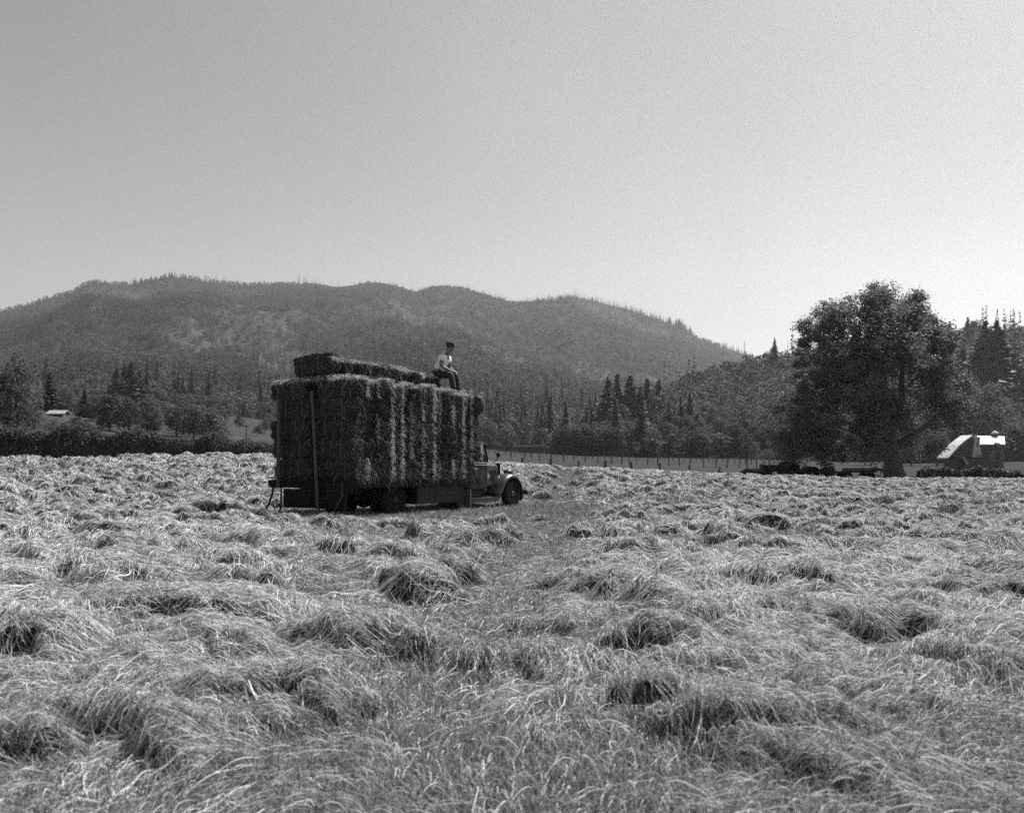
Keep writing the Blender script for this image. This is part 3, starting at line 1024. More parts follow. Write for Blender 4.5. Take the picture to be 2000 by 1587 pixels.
lobes = [(1700, 602, 38, 0), (1672, 625, 32, -2), (1735, 596, 30, 1), (1650, 650, 38, 1), (1612, 640, 32, 0), (1597, 672, 26, -1), (1585, 700, 24, 2), (1765, 618, 34, -1),
         (1795, 612, 30, 1), (1808, 650, 32, -1), (1760, 660, 40, 3), (1720, 655, 46, -3), (1680, 690, 46, 2), (1630, 715, 44, -3), (1590, 750, 38, 1), (1565, 800, 36, -1),
         (1548, 845, 34, 1), (1535, 880, 26, -1), (1580, 850, 40, -3), (1610, 810, 44, 3), (1655, 790, 48, -4), (1700, 745, 44, 4), (1760, 715, 34, -3), (1800, 705, 34, 2),
         (1835, 650, 18, 0), (1830, 745, 30, -1), (1850, 800, 34, 1), (1812, 780, 36, -3), (1790, 842, 28, 2), (1690, 830, 44, -3), (1640, 860, 38, 2),
         (1600, 885, 26, -2), (1800, 868, 22, -2), (1770, 800, 26, 4), (1565, 895, 18, 2), (1850, 700, 18, 2), (1570, 640, 10, 0), (1720, 570, 12, 0),
         (1660, 600, 16, 1), (1780, 585, 14, -1), (1815, 610, 16, 1), (1622, 605, 12, 0), (1525, 850, 16, -1), (1720, 700, 40, 0), (1660, 740, 40, 0),
         (1620, 770, 40, 0), (1530, 800, 14, 1), (1820, 700, 34, -2), (1845, 770, 34, -2), (1850, 812, 26, 2), (1815, 820, 26, -3), (1795, 760, 30, -3), (1810, 820, 36, 3), (1870, 770, 16, 0), (1770, 690, 34, 2), (1740, 760, 26, 3), (1640, 612, 30, 2), (1610, 620, 24, -2), (1740, 592, 30, 3), (1692, 590, 30, -2), (1818, 632, 24, 2), (1772, 606, 28, 2), (1580, 660, 22, 1), (1830, 665, 22, -2), (1700, 700, 50, -4), (1650, 690, 40, -4), (1590, 720, 36, -3), (1570, 775, 34, 3), (1610, 850, 40, 3), (1560, 860, 36, -3), (1720, 800, 40, -4), (1670, 850, 40, -4)]
C, Nn = [], []
for px, py, rp, dy in lobes:
    c = np.array(ml(px, py, dy * 1.1)); r = rp / F * MY
    ns = max(5, int(13 * (rp / 30.) ** 2))
    for _ in range(ns):                                   # sprays of leaves hanging through the lobe
        d = rng.normal(size=3); d /= np.linalg.norm(d)
        sc = c + d * r * rng.random() ** .45 * np.array([1, 1.1, 1]) + rng.normal(size=3) * r * .3
        m_ = int(rng.integers(75, 160)); sr = rng.uniform(.35, .8)
        e = rng.normal(size=(m_, 3)) * np.array([sr, sr, sr * .75]) * .62
        C.append(sc + e); Nn.append(np.tile(d * .6 + np.array([0, 0, .6]), (m_, 1)) + e)
C = np.concatenate(C); Nn = np.concatenate(Nn)
kp = ~((C[:, 0] > 4.15 + rng.normal(size=len(C)) * .25) & (C[:, 2] < 4.3 + rng.normal(size=len(C)) * .25))     # the crown lifts at its outer right side
C = C[kp]; Nn = Nn[kp]
cro = link('crown', np_mesh('crown', *leaf_quads(C, Nn, .115)), M['leaf_big'], mt)


# hedges
def hedge(name, pts, depth, n, leaf, material, label):
    """pts: list of (px, Y, height m); leaves through a long lumpy body"""
    o = empty(name, PG(pts[0][0], pts[0][1]))
    tag(o, label, 'hedge')
    P_ = np.array([[*PG(a, b)] for a, b, h in pts]); Hh = np.array([h for *_, h in pts])
    t = rng.random(n) * (len(pts) - 1)
    i = t.astype(int); f = (t - i)[:, None]
    c = P_[i] * (1 - f) + P_[i + 1] * f
    hh = Hh[i] * (1 - f[:, 0]) + Hh[i + 1] * f[:, 0]
    wob = .55 + .85 * fbm(c[:, 0] / 1.3, c[:, 1] / 1.3, 201, 3)
    a = rng.random(n) * 3.1416
    rr = .55 + .5 * rng.random(n) ** .5
    c[:, 2] += np.sin(a) * hh * wob * rr
    c[:, 1] -= np.cos(a) * depth * (.6 + .4 * np.sin(a)) * rr * wob
    nn_ = np.stack([np.zeros(n), -np.cos(a), np.sin(a)], -1)
    v, fc = leaf_quads(c, nn_, leaf)
    v -= np.array(o.location)
    link('foliage', np_mesh('foliage', v, fc), material, o)
    sm = MB()
    for k in range(len(pts) * 4):
        tq = (k + .5) / (len(pts) * 4) * (len(pts) - 1); ii = int(tq); ff = tq - ii
        b = P_[ii] * (1 - ff) + P_[ii + 1] * ff - np.array(o.location)
        hq = (Hh[ii] * (1 - ff) + Hh[ii + 1] * ff)
        sm.tube([(b[0], b[1], -.3), (b[0] + .1, b[1], hq * .4), (b[0], b[1] - .1, hq * .75)], [.05, .04, .015], 5)
    sm.build('stem', M['bark'], o)
    return o


hedge('hedge', [(-60, 61, 2.2), (40, 61, 2.2), (150, 61, 2.0), (260, 62, 1.95), (350, 63, 1.7), (430, 65, 1.5), (545, 68, 1.15)], 1.3, 34000, .11, M['leaf_pale'],
      'long dark leafy hedge along the left edge of the hay field')
hedge('hedge', [(1795, 92, .85), (1812, 92, 1.15), (1850, 92, 1.35), (1885, 92, 1.05), (1912, 92, 1.2), (1928, 92, 1.0)], .8, 7000, .11, M['leaf_dark'],
      'low drooping hedge behind the fence in front of the barn')
hedge('hedge', [(1934, 91, .95), (1960, 91, 1.15), (2010, 91, 1.1)], .8, 3000, .11, M['leaf_dark'],
      'short piece of low hedge at the far right edge')


# ------------------------------------------------------------------ fences: every post a thing
def post_thing(name, loc, h, r, lean, label, group=None):
    mb = MB()
    mb.tube([(0, 0, -.2), (0, 0, h * .5), (lean * h, 0, h)], [r, r * .97, r * .9], 7)
    o = mb.build(name, M['post'])
    o.location = loc; o.rotation_euler = (0, 0, rng.random() * 6.28 if not lean else 0)
    tag(o, label, 'post', group)
    return o


near_posts = [(1020, 894, 0), (1076, 897, 0), (1130, 900, 0), (1182, 899, .02), (1233, 901, -.03), (1288, 904, .04), (1346, 908, .02), (1404, 912, .12)]
ordw = ['first', 'second', 'third', 'fourth', 'fifth', 'sixth', 'seventh', 'eighth', 'ninth', 'tenth', 'eleventh', 'twelfth', 'thirteenth']
for i, (px, tpy, ln_) in enumerate(near_posts):
    p = PG(px, 94)
    top = CAMZ + (PY0 - tpy) / F * 94
    post_thing('fence_post', p, max(.9, top - p.z), .16 if i in (1, 3, 4) else .12, ln_,
               f'{ordw[i]} stout dark fence post right of the truck, along the hay field edge', 'stout posts of the near pasture fence')
for i, (px, tpy, bpy_) in enumerate([(1799, 917, 938), (1825, 922, 936), (1880, 922, 937), (1921, 918, 941), (1934, 925, 939), (1943, 924, 940), (1627, 912, 933), (1745 - 60, 912, 932)]):
    p = PG(px, 84)
    post_thing('fence_post', p, max(.8, CAMZ + (PY0 - tpy) / F * 84 - p.z), .09, 0,
               ['dark fence post just right of the big maple', 'fence post under the left part of the low hedge', 'fence post under the middle of the low hedge',
                'thick leaning post in the gap of the low hedge', 'thin fence post just right of the hedge gap', 'rightmost fence post by the short hedge piece',
                'tall post between the machines and the flat wagon', 'post behind the flat wagon under the maple'][i])
px = 948.0
i = 0
while px < 1500:
    Y = 150 - (px - 950) * .03
    p = PG(px, Y)
    post_thing('fence_post', p, rng.uniform(1.0, 1.6), rng.uniform(.07, .12), rng.normal() * .03, 'thin dark post in the middle row across the pasture', 'middle row of pasture posts')
    px += rng.uniform(14, 27)
px = 948.0
while px < 1560:
    Y = 195 - (px - 950) * .04
    p = PG(px, Y)
    post_thing('fence_post', p, rng.uniform(1.0, 1.7), rng.uniform(.07, .11), rng.normal() * .03, 'tiny dark post in the far row across the pasture', 'far row of pasture posts')
    px += rng.uniform(7, 13)
# wires of the near fence
mb = MB()
for z in (.35, .7, 1.0):
    mb.tube([PG(pp[0], 94, z) for pp in near_posts], .008, 4)
tag(mb.build('fence_wire', M['iron']), 'thin wire strung along the stout posts at the field edge', 'wire')

# ------------------------------------------------------------------ buildings far off


def barn():
    Y = 130.0
    o = empty('barn', PG(1895, Y), 0)
    tag(o, 'dark barn with white arched roof and pale gable panel at the right', 'barn')
    L_ = o.location

    def q(px, py, dy=0.0):
        w = PT(px, py, Y)
        return (w.x - L_.x, dy, w.z - L_.z)
    # gable front of upright boards (left of the pale panel): one object per board
    arch = [(1850, 893), (1862, 880), (1872, 869), (1884, 859), (1898, 849)]
    X0, X1 = q(1862, 0)[0], q(1899, 0)[0]
    nb = 9
    zb = q(0, 893)[2]
    apx = [q(a, b)[0] for a, b in arch]; apz = [q(a, b)[2] for a, b in arch]
    for k in range(nb):
        xa = X0 + (X1 - X0) * k / nb; xb = X0 + (X1 - X0) * (k + 1) / nb - .03
        za, zc = np.interp(xa, apx, apz), np.interp(xb, apx, apz)
        MB().prism([(xa, zb), (xb, zb), (xb, zc - .05), (xa, za - .05)], 0, .06 + .02 * (k % 2)).build('wall_board', M['barn_wall'], o)
    # pale panel (its own gable)
    pa = [q(1897, 893), q(1916, 893), q(1911, 866), q(1905, 849), q(1901, 866)]
    pl = MB().prism([(a[0], a[2]) for a in pa], -.35, .1).build('gable_panel', M['pale_wall'], o)
    w1 = q(1907, 868); w2 = q(1911, 890)
    MB().box((w1[0] - .18, -.4, w1[2] - .35), (w1[0] + .18, -.36, w1[2] + .35)).build('window', M['glass'], pl)
    MB().box((w2[0] - .4, -.4, w2[2] - .2), (w2[0] + .4, -.36, w2[2] + .25)).build('window', M['glass'], pl)
    # arched left roof, going back
    th_ = .18
    out = [(a, b + .0) for a, b in zip(apx, apz)]
    inn = [(a + .06, b - th_) for a, b in zip(apx, apz)][::-1]
    MB().prism(out + inn, -.25, 3.2).build('roof', M['white_roof'], o)
    # rear body under the arch
    MB().prism([(X0 + .1, 0), (X1 + 1.3, 0), (X1 + 1.3, apz[-1] - .3), (X1 - .1, apz[-1] - .4), (np.mean([X0, X1]), np.interp(np.mean([X0, X1]), apx, apz) - .4), (X0 + .1, zb)], .3, 3.0).build('wall', M['barn_wall'], o)
    # right wing: near slope of white roof, ridge level
    r0, r1 = q(1925, 849), q(1984, 850); e0, e1 = q(1911, 867), q(1962, 867)
    wing = MB()
    vv = [wing.bm.verts.new(p) for p in ((r0[0], 3.0, r0[2]), (r1[0], 3.0, r1[2]), (e1[0], -.2, e1[2]), (e0[0], -.2, e0[2]))]
    vb = [wing.bm.verts.new(v.co + Vector((0, .05, -.15))) for v in vv]
    wing.bm.faces.new(vv); wing.bm.faces.new(vb[::-1])
    for k in range(4):
        wing.bm.faces.new((vv[k], vb[k], vb[(k + 1) % 4], vv[(k + 1) % 4]))
    rf = wing.build('roof', M['white_roof'], o)
    wx0 = q(1917, 0)[0]; wx1 = q(1962, 0)[0]
    nb = 9
    for k in range(nb):
        xa = wx0 + (wx1 - wx0) * k / nb; xb = wx0 + (wx1 - wx0) * (k + 1) / nb - .03
        MB().box((xa, .05 + .02 * (k % 2), zb), (xb, .12 + .02 * (k % 2), e0[2] - .1)).build('wall_board', M['barn_wall'], o)
    MB().box((wx0 - .5, .2, 0), (wx1, 5, e0[2] - .15)).build('wall', M['barn_wall'], o)
    # low front with a sill line, lean-to edge at the left
    lx0, lx1 = q(1878, 0)[0], q(1925, 0)[0]
    lt = q(0, 894)[2]
    nb = 8
    for k in range(nb):
        xa = lx0 + (lx1 - lx0) * k / nb; xb = lx0 + (lx1 - lx0) * (k + 1) / nb - .03
        MB().box((xa, -1.2 - .015 * (k % 2), -.4), (xb, -1.12, lt - .06)).build('wall_board', M['barn_wall'], o)
    MB().box((lx0 - .1, -1.25, lt - .05), (lx1 + .1, -.42, lt)).build('sill', M['wood'], o)
    MB().tube([Vector(q(1872, 892, -1.3)), Vector(q(1881, 907, -1.3))], .09, 6).build('lean_to_edge', M['white_roof'], o)
    # cupola
    cxp = q(1965, 850)
    cu = MB().lathe([(.40, 0), (.40, .55)], (cxp[0], 3.0, cxp[2] - .2), 'z', 12).build('cupola', M['barn_wall'], o)
    MB().lathe([(.52, 0), (.48, .1), (.3, .3), (.05, .44)], (cxp[0], 3.0, cxp[2] + .36), 'z', 14).build('cap', M['white_roof'], cu, True)
    return o


barn()


def shed(name, px, py_top, py_bot, wpx, Y, label, open_posts=0, roofm='white_roof'):
    p = PT(px, py_bot, Y)
    o = empty(name, p)
    tag(o, label, 'shed')
    w = wpx / F * Y / 2; h = (py_bot - py_top) / F * Y
    MB().box((-w * .8, 0, -1.0), (w * .8, w * 1.1, h * .72)).build('wall', M['barn_wall'], o)
    MB().prism([(-.25, h * .66), (w * .7, h * 1.0), (w * 1.5, h * .7), (w * 1.5, h * .66), (w * .7, h * .94), (-.25, h * .58)], -w, w, 'x').build('roof', M[roofm], o)
    if open_posts:
        for k in range(open_posts):
            x = -w + 2 * w * k / (open_posts - 1)
            MB().box((x - .08, -.35, -1.0), (x + .08, -.27, h * .6)).build('post', M['post'], o)
    else:
        MB().box((-w * .2, -.04, -1.0), (w * .2, -.005, h * .5)).build('door', M['wood'], o)
    return o


shed('white_roofed_shed', 108, 800, 822, 36, 140, 'small shed with white roof on the grassy knoll at the left', 0, 'shed_roof')
shed('low_open_shed', 1035, 868, 882, 60, 262, 'long low dark open shed across the pasture', 9, 'machine')
shed('tiny_white_shed', 1079, 876, 882, 7, 255, 'tiny bright white shed right of the long low shed')
shed('tiny_white_shed', 1148, 881, 886, 7, 250, 'tiny white shed at the pasture edge left of the conifers')

up = empty('utility_pole', PG(481, 130))
tag(up, 'thin utility pole on the sloping pasture left of the load', 'pole')
hp_ = CAMZ + (PY0 - 826) / F * 130 - up.location.z
MB().tube([(0, 0, -.3), (0, 0, max(3.0, hp_))], [.10, .07], 6).build('pole', M['post'], up)
MB().box((-.6, -.05, max(3., hp_) - .5), (.6, .05, max(3., hp_) - .4)).build('crossarm', M['wood'], up)

# ------------------------------------------------------------------ farm machines under the maple


def wheel(parent, c, r, w, spokes=8, steel=False, axis='y'):
    if steel:
        t = MB()
        t.lathe([(r, -w / 2), (r, w / 2), (r * .94, w / 2), (r * .94, -w / 2), (r, -w / 2)], c, axis, 22)
        o = t.build('wheel', M['iron'], parent)
        s = MB()
        for k in range(spokes):
            a = 2 * math.pi * k / spokes
            s.tube([Vector(c), Vector(c) + Vector((math.cos(a), 0, math.sin(a))) * r * .95], .02, 5)
        s.lathe([(.1, -w * .6), (.1, w * .6)], c, axis, 10)
        s.build('spokes', M['iron'], o)
        return o
    t = MB().lathe([(r * .62, -w * .42), (r * .86, -w * .5), (r * .97, -w * .36), (r, 0), (r * .97, w * .36), (r * .86, w * .5), (r * .62, w * .42)], c, axis, 28)
    o = t.build('wheel', M['rubber'], parent, True)
    MB().lathe([(r * .64, -w * .36), (r * .60, -w * .15), (r * .25, -w * .12), (r * .2, -w * .46), (.02, -w * .48), (.02, w * .3), (r * .64, w * .36)], c, axis, 24).build('rim', M['iron'], o, True)
    return o


def wagon(px, Y, Lm, hm, label, rz=0.0, side=.28):
    o = empty('hay_wagon', PG(px, Y), rz)
    tag(o, label, 'wagon')
    n = 5
    MB().box((-Lm / 2, -.9, hm), (Lm / 2, .9, hm + .1)).build('deck', M['machine'], o)
    for k in range(2):
        MB().box((-Lm / 2, -.95, hm + .11 + k * side * .5), (Lm / 2, -.905, hm + .09 + (k + 1) * side * .5)).build('side_board', M['machine'], o)
    for x in (-Lm * .32, Lm * .32):
        for y_ in (-.75, .75):
            wheel(o, (x, y_, .38), .40, .14, 10, True)
    MB().tube([(Lm / 2, 0, hm - .1), (Lm / 2 + .9, 0, .25)], .05, 6).build('tongue', M['wood'], o)
    MB().tube([(-Lm * .32, -.75, .38), (-Lm * .32, .75, .38)], .05, 6).tube([(Lm * .32, -.75, .38), (Lm * .32, .75, .38)], .05, 6).build('axle', M['iron'], o)
    return o


wagon(1476, 76, 2.5, .50, 'low flat wagon left of the tractor under the maple')
wagon(1671, 75, 3.0, .72, 'dark flat wagon between the machines and the maple trunk', side=.3)


def tractor(px, Y, label):
    o = empty('tractor', PG(px, Y), R(180))
    tag(o, label, 'tractor')
    o.scale = (1.2, 1.2, 1.2)
    MB().box((.1, -.3, .55), (1.5, .3, 1.05), .06).build('hood', M['machine'], o)
    MB().box((1.5, -.28, .55), (1.6, .28, 1.12), .02).build('radiator', M['iron'], o)
    MB().box((-.7, -.22, .4), (.1, .22, .75), .04).build('transmission', M['iron'], o)
    for y_ in (-.72, .72):
        wheel(o, (-.45, y_, .58), .60, .28, 10, True)
    for y_ in (-.42, .42):
        wheel(o, (1.25, y_, .34), .36, .14, 8, True)
    MB().lathe([(.03, 0), (.2, .03), (.24, .1), (.22, .11), (.18, .05), (.03, .03)], (-.85, 0, .98), 'z', 14).build('seat', M['metal_pale'], o, True)
    MB().tube([(-.65, 0, .7), (-.85, 0, .98)], .03, 6).build('seat_spring', M['iron'], o)
    MB().tube([(-.05, 0, .95), (-.45, 0, 1.22)], .02, 6).build('steering_column', M['iron'], o)
    sw = MB()
    sw.tube([(-.45 + .10 * math.sin(a) * .5, .18 * math.cos(a), 1.22 + .16 * math.sin(a)) for a in np.linspace(0, 6.283, 15)], .015, 5, False)
    sw.build('steering_wheel', M['iron'], o)
    MB().tube([(.9, 0, 1.05), (.9, 0, 1.5)], .035, 7).build('exhaust_pipe', M['iron'], o)
    for y_ in (-.72, .72):
        MB().tube([(-.45 + .68 * math.cos(a), y_, .58 + .68 * math.sin(a)) for a in np.linspace(.4, 2.6, 8)], .06, 5).build('fender', M['machine'], o)
    return o


tractor(1528, 76, 'dark farm tractor with a pale iron seat under the maple')


def rake(px, Y, label):
    """side-delivery machine: frame on two steel wheels, drum with tines, pale seat"""
    o = empty('hay_machine', PG(px, Y), R(0))
    tag(o, label, 'farm machine')
    o.scale = (1.1, 1.1, 1.15)
    for y_ in (-.8, .8):
        wheel(o, (-.7, y_, .5), .52, .12, 12, True)
    MB().box((-1.5, -.6, .5), (1.6, -.5, .62)).box((-1.5, .5, .5), (1.6, .6, .62)).box((-1.5, -.5, .5), (-1.4, .5, .62)).box((1.5, -.5, .5), (1.6, .5, .62)).build('frame', M['machine'], o)
    MB().lathe([(.36, -.7), (.36, .7)], (.75, 0, .62), 'y', 16).build('drum', M['machine'], o)
    tn = MB()
    for k in range(12):
        a = k * math.pi / 6
        for y_ in (-.5, 0, .5):
            tn.tube([(.75 + .36 * math.cos(a), y_, .62 + .36 * math.sin(a)), (.75 + .55 * math.cos(a + .2), y_, .62 + .55 * math.sin(a + .2))], .012, 4)
    tn.build('tines', M['iron'], o)
    MB().prism([(-1.5, .62), (-.9, 1.05), (-.3, 1.0), (.2, .66)], -.4, .4).build('gear_cover', M['machine'], o)
    MB().lathe([(.03, 0), (.2, .03), (.24, .1), (.22, .11), (.18, .05), (.03, .03)], (-1.0, 0, 1.25), 'z', 14).build('seat', M['metal_pale'], o, True)
    MB().tube([(-.9, 0, 1.0), (-1.0, 0, 1.25)], .03, 6).build('seat_post', M['iron'], o)
    MB().tube([(1.6, 0, .55), (2.5, 0, .3)], .045, 6).build('tongue', M['machine'], o)
    MB().tube([(.1, -.45, .62), (.0, -.45, 1.25)], .025, 6).build('lever', M['iron'], o)
    return o


rake(1598, 75, 'dark haymaking machine with a pale iron seat, right of the tractor')

# a small binder with a pale seat between tractor and machine
o = empty('seed_drum_cart', PG(1560, 80))
tag(o, 'small wheeled cart with a shiny can between tractor and haymaking machine', 'cart')
for y_ in (-.4, .4): wheel(o, (0, y_, .3), .32, .08, 8, True)
MB().box((-.5, -.35, .36), (.5, .35, .5)).build('deck', M['machine'], o)
MB().lathe([(.2, 0), (.2, .3), (.1, .38), (.08, .46)], (0, 0, .5), 'z', 12).build('can', M['metal_pale'], o, True)

# parked car with a pale roof behind
o = empty('parked_car', PG(1713, 118), R(75))
tag(o, 'small pale-topped car parked behind the flat wagon near the maple trunk', 'car')
MB().box((-1.8, -.72, .42), (1.6, .72, .95), .15).build('body', M['paint'], o, True)
MB().prism([(-1.5, .9), (.7, .9), (.35, 1.55), (-1.2, 1.58)], -.62, .62).build('cabin', M['pale_wall'], o)
MB().box((-1.25, -.64, 1.56), (.38, .64, 1.66), .03).build('roof', M['white_roof'], o)
MB().box((-1.1, -.65, 1.05), (-.2, -.625, 1.45)).build('window', M['glass'], o)
for x in (-1.2, 1.1):
    for y_ in (-.68, .68): wheel(o, (x, y_, .34), .34, .14)
for y_ in (-.45, .45):
    MB().lathe([(.03, .06), (.1, .05), (.11, -.1), (.03, -.14)], (1.66, y_, .85), 'x', 10).build('headlight', M['chrome'], o)

# stump beside the leaning post
o = MB().tube([(0, 0, -.2), (0, 0, .4), (.03, 0, .48)], [.34, .30, .27], 10).build('tree_stump', M['post'])
o.location = PG(1412, 92)
tag(o, 'short dark stump beside the leaning fence post', 'stump')

# ------------------------------------------------------------------ the truck (local x forward, y to its left, origin under the rear right bed corner)
truck = empty('hay_truck', (TX, TY, 0), TA)
tag(truck, 'dark old flatbed truck carrying a tall load of hay bales', 'truck')
BW, BL, BZ = 2.5, 5.05, .95
for k in range(8):
    y0 = BW * k / 8
    MB().box((-.12, y0 + .006, BZ - .05), (BL + .02, y0 + BW / 8 - .006, BZ)).build('deck_plank', M['wood'], truck)
for y0 in (.0, BW - .08):
    MB().box((-.1, y0, BZ - .19), (BL, y0 + .08, BZ - .054)).build('side_rail', M['wood'], truck)
MB().box((-.16, -.08, BZ - .20), (-.11, BW + .12, BZ - .052)).build('rear_sill', M['wood'], truck)
for x in np.linspace(.4, BL - .3, 6):
    MB().box((x - .05, .085, BZ - .17), (x + .05, BW - .085, BZ - .052)).build('cross_bearer', M['wood'], truck)
for y0 in (.78, 1.64):
    MB().box((-.02, y0, BZ - .36), (7.7, y0 + .09, BZ - .175)).build('chassis_rail', M['iron'], truck)
MB().tube([(1.7, .3, .43), (1.7, 2.2, .43)], .07, 8).build('rear_axle', M['iron'], truck)
MB().lathe([(.05, -.22), (.2, -.1), (.22, 0), (.2, .1), (.05, .22)], (1.7, 1.25, .43), 'y', 16).build('differential', M['iron'], truck, True)
for y0 in (.18, .47, 1.78, 2.07):
    wheel(truck, (1.7, y0 + .12, .43), .44, .25)
# tail board hanging down, three boards
for k in range(3):
    MB().box((-.19, .05, BZ - .22 - .15 * (k + 1)), (-.155, 2.1, BZ - .2195 - .15 * k)).build('tail_board', M['wood'], truck)
for y0 in (.35, 1.75):
    MB().box((-.15, y0, .30), (-.12, y0 + .34, BZ - .3)).build('mud_flap', M['rubber'], truck)
# stakes at the rear
MB().tube([(-.30, .84, .28), (-.24, .98, 1.6), (-.2, 1.13, 3.03)], [.038, .042, .035], 8).build('stake', M['stake'], truck)
MB().tube([(-.22, 1.06, .8), (-.2, 1.18, 2.95)], [.03, .026], 7).build('stake', M['wood'], truck)
MB().tube([(-.24, 2.22, .75), (-.2, 2.24, 2.9)], [.05, .045], 8).build('stake', M['stake'], truck)
# boards and bent bars sticking out at the left rear
MB().box((-.05, BW - .02, BZ - .16), (1.0, BW + .30, BZ - .02)).build('side_wing', M['wood'], truck)
MB().box((-.08, BW - .06, BZ + .02), (.9, BW + .32, BZ + .05)).build('wing_top', M['stake'], truck)
MB().tube([(.1, BW + .27, BZ - .14), (.08, BW + .29, .6), (0, BW + .33, .32), (-.1, BW + .42, .15)], .028, 7).build('bent_bar', M['iron'], truck)
MB().tube([(.1, BW + .0, BZ - .14), (.1, BW + .0, .3), (.06, BW + .02, .12)], .022, 7).build('hanging_chain', M['iron'], truck)
# boxes under the bed
bxo = MB().box((2.45, .12, .30), (4.55, .62, BZ - .2), .02).build('tool_box', M['paint'], truck)
MB().box((3.3, .105, .5), (3.5, .118, .58)).build('latch', M['iron'], bxo)
MB().lathe([(.05, -.5), (.22, -.48), (.24, -.4), (.24, .4), (.22, .48), (.05, .5)], (3.4, 2.2, .55), 'x', 16).build('fuel_tank', M['iron'], truck, True)
MB().box((4.62, .02, .14), (4.68, .16, BZ - .19)).build('hanging_plank', M['stake'], truck)
MB().box((4.35, .25, .12), (4.60, .9, .30), .02).build('step_block', M['iron'], truck)
# cab
cab = MB()
c0, c1 = .44, 2.06
cab.box((5.1, c0, .62), (6.05, c0 + .05, 1.40), .015).box((5.1, c1 - .05, .62), (6.05, c1, 1.40), .015)
cab.box((5.08, c0, .62), (5.13, c1, 1.98), .015)
cab.prism([(5.1, 1.40), (5.2, 1.40), (5.2, 1.92), (5.1, 1.92)], c0 + .002, c0 + .05).prism([(5.1, 1.40), (5.2, 1.40), (5.2, 1.92), (5.1, 1.92)], c1 - .05, c1 - .002)
cab.tube([(6.12, c0 + .03, 1.36), (5.98, c0 + .05, 1.92)], .035, 6).tube([(6.12, c1 - .03, 1.36), (5.98, c1 - .05, 1.92)], .035, 6)
cab.box((5.1, c0 + .05, .60), (6.1, c1 - .05, .66))
cab.build('cab', M['paint'], truck)
rf = MB()
pr = [(5.06, 1.90), (5.1, 1.99), (5.4, 2.03), (5.8, 2.01), (6.0, 1.95), (6.10, 1.88), (6.06, 1.86), (5.95, 1.905), (5.1, 1.905)]
rf.prism(pr, c0 - .01, c1 + .01)
rf.build('cab_roof', M['fender_paint'], truck)
MB().prism([(6.11, 1.38), (6.13, 1.38), (6.00, 1.90), (5.98, 1.90)], c0 + .08, c1 - .08).build('windshield', M['glass'], truck)
dr = MB().box((5.25, c0 - .02, .64), (6.02, c0 - .003, 1.38), .006).build('door', M['paint'], truck)
MB().tube([(5.36, c0 - .05, 1.2), (5.5, c0 - .05, 1.2)], .014, 6).build('handle', M['chrome'], dr)
for z in (1.30, 1.36):
    MB().box((5.15, c0 - .035, z), (6.3, c0 - .022, z + .018)).build('belt_moulding', M['chrome'], truck)
hood = MB()
sec = []
for x, w, zt, zb_ in ((6.07, .78, 1.43, .70), (6.3, .68, 1.41, .70), (7.2, .42, 1.36, .66)):
    ring = []
    for a in np.linspace(0, math.pi, 11):
        yy_ = math.cos(a) * w; s_ = math.sin(a)
        ring.append((x, 1.25 - (abs(math.cos(a)) ** .45) * math.copysign(w, math.cos(a)), zt - .16 + .16 * s_ ** .8))
    ring = [(x, 1.25 - w, zb_)] + ring + [(x, 1.25 + w, zb_)]
    sec.append([hood.bm.verts.new(Vector(p)) for p in ring])
for a, b in zip(sec, sec[1:]):
    for k in range(len(a) - 1):
        hood.bm.faces.new((a[k], a[k + 1], b[k + 1], b[k]))
hood.bm.faces.new(sec[0]); hood.bm.faces.new(sec[-1][::-1])
ho_ = hood.build('hood', M['fender_paint'], truck)
lv = MB()
for k in range(9):
    x = 6.42 + k * .07
    y0 = 1.25 - np.interp(x, [6.3, 7.2], [.68, .42]) - .006
    lv.box((x, y0 - .008, .85), (x + .03, y0 + .01, 1.15))
lv.build('louver', M['paint'], ho_)
gr = MB().box((7.22, .80, .62), (7.30, 1.70, 1.37), .03).build('radiator_shell', M['paint'], truck)
for k in range(9):
    MB().box((7.302, .87 + k * .085, .68), (7.312, .89 + k * .085, 1.28)).build('grille_bar', M['iron'], gr)
MB().lathe([(.05, 0), (.055, .04), (.03, .07)], (7.26, 1.25, 1.37), 'z', 12).build('radiator_cap', M['chrome'], truck)


def fender(y0, y1):
    fb = MB()
    path = []
    for a in np.linspace(-20, 118, 14):                   # front lip over the top
        path.append((7.17 + .60 * math.cos(R(a)), .43 + .60 * math.sin(R(a))))
    path += [(6.72, .86), (6.56, .68), (6.42, .50), (6.30, .37)]
    rows = []
    n = len(path)
    for i, (x, z) in enumerate(path):
        a = path[max(i - 1, 0)]; b = path[min(i + 1, n - 1)]
        tx, tz = b[0] - a[0], b[1] - a[1]; l = math.hypot(tx, tz); nx, nz = tz / l, -tx / l
        row = []
        for f, drop in ((0, .10), (.06, .03), (.25, -.01), (.5, -.03), (.78, -.01), (.95, .02), (1, .05)):
            row.append(fb.bm.verts.new(Vector((x - nx * drop, y0 + (y1 - y0) * f, z - nz * drop))))
        rows.append(row)
    for a, b in zip(rows, rows[1:]):
        for k in range(len(a) - 1):
            fb.bm.faces.new((a[k], a[k + 1], b[k + 1], b[k]))
    o = fb.build('fender', M['fender_paint'], truck, True)
    md = o.modifiers.new('thick', 'SOLIDIFY'); md.thickness = .012
    return o


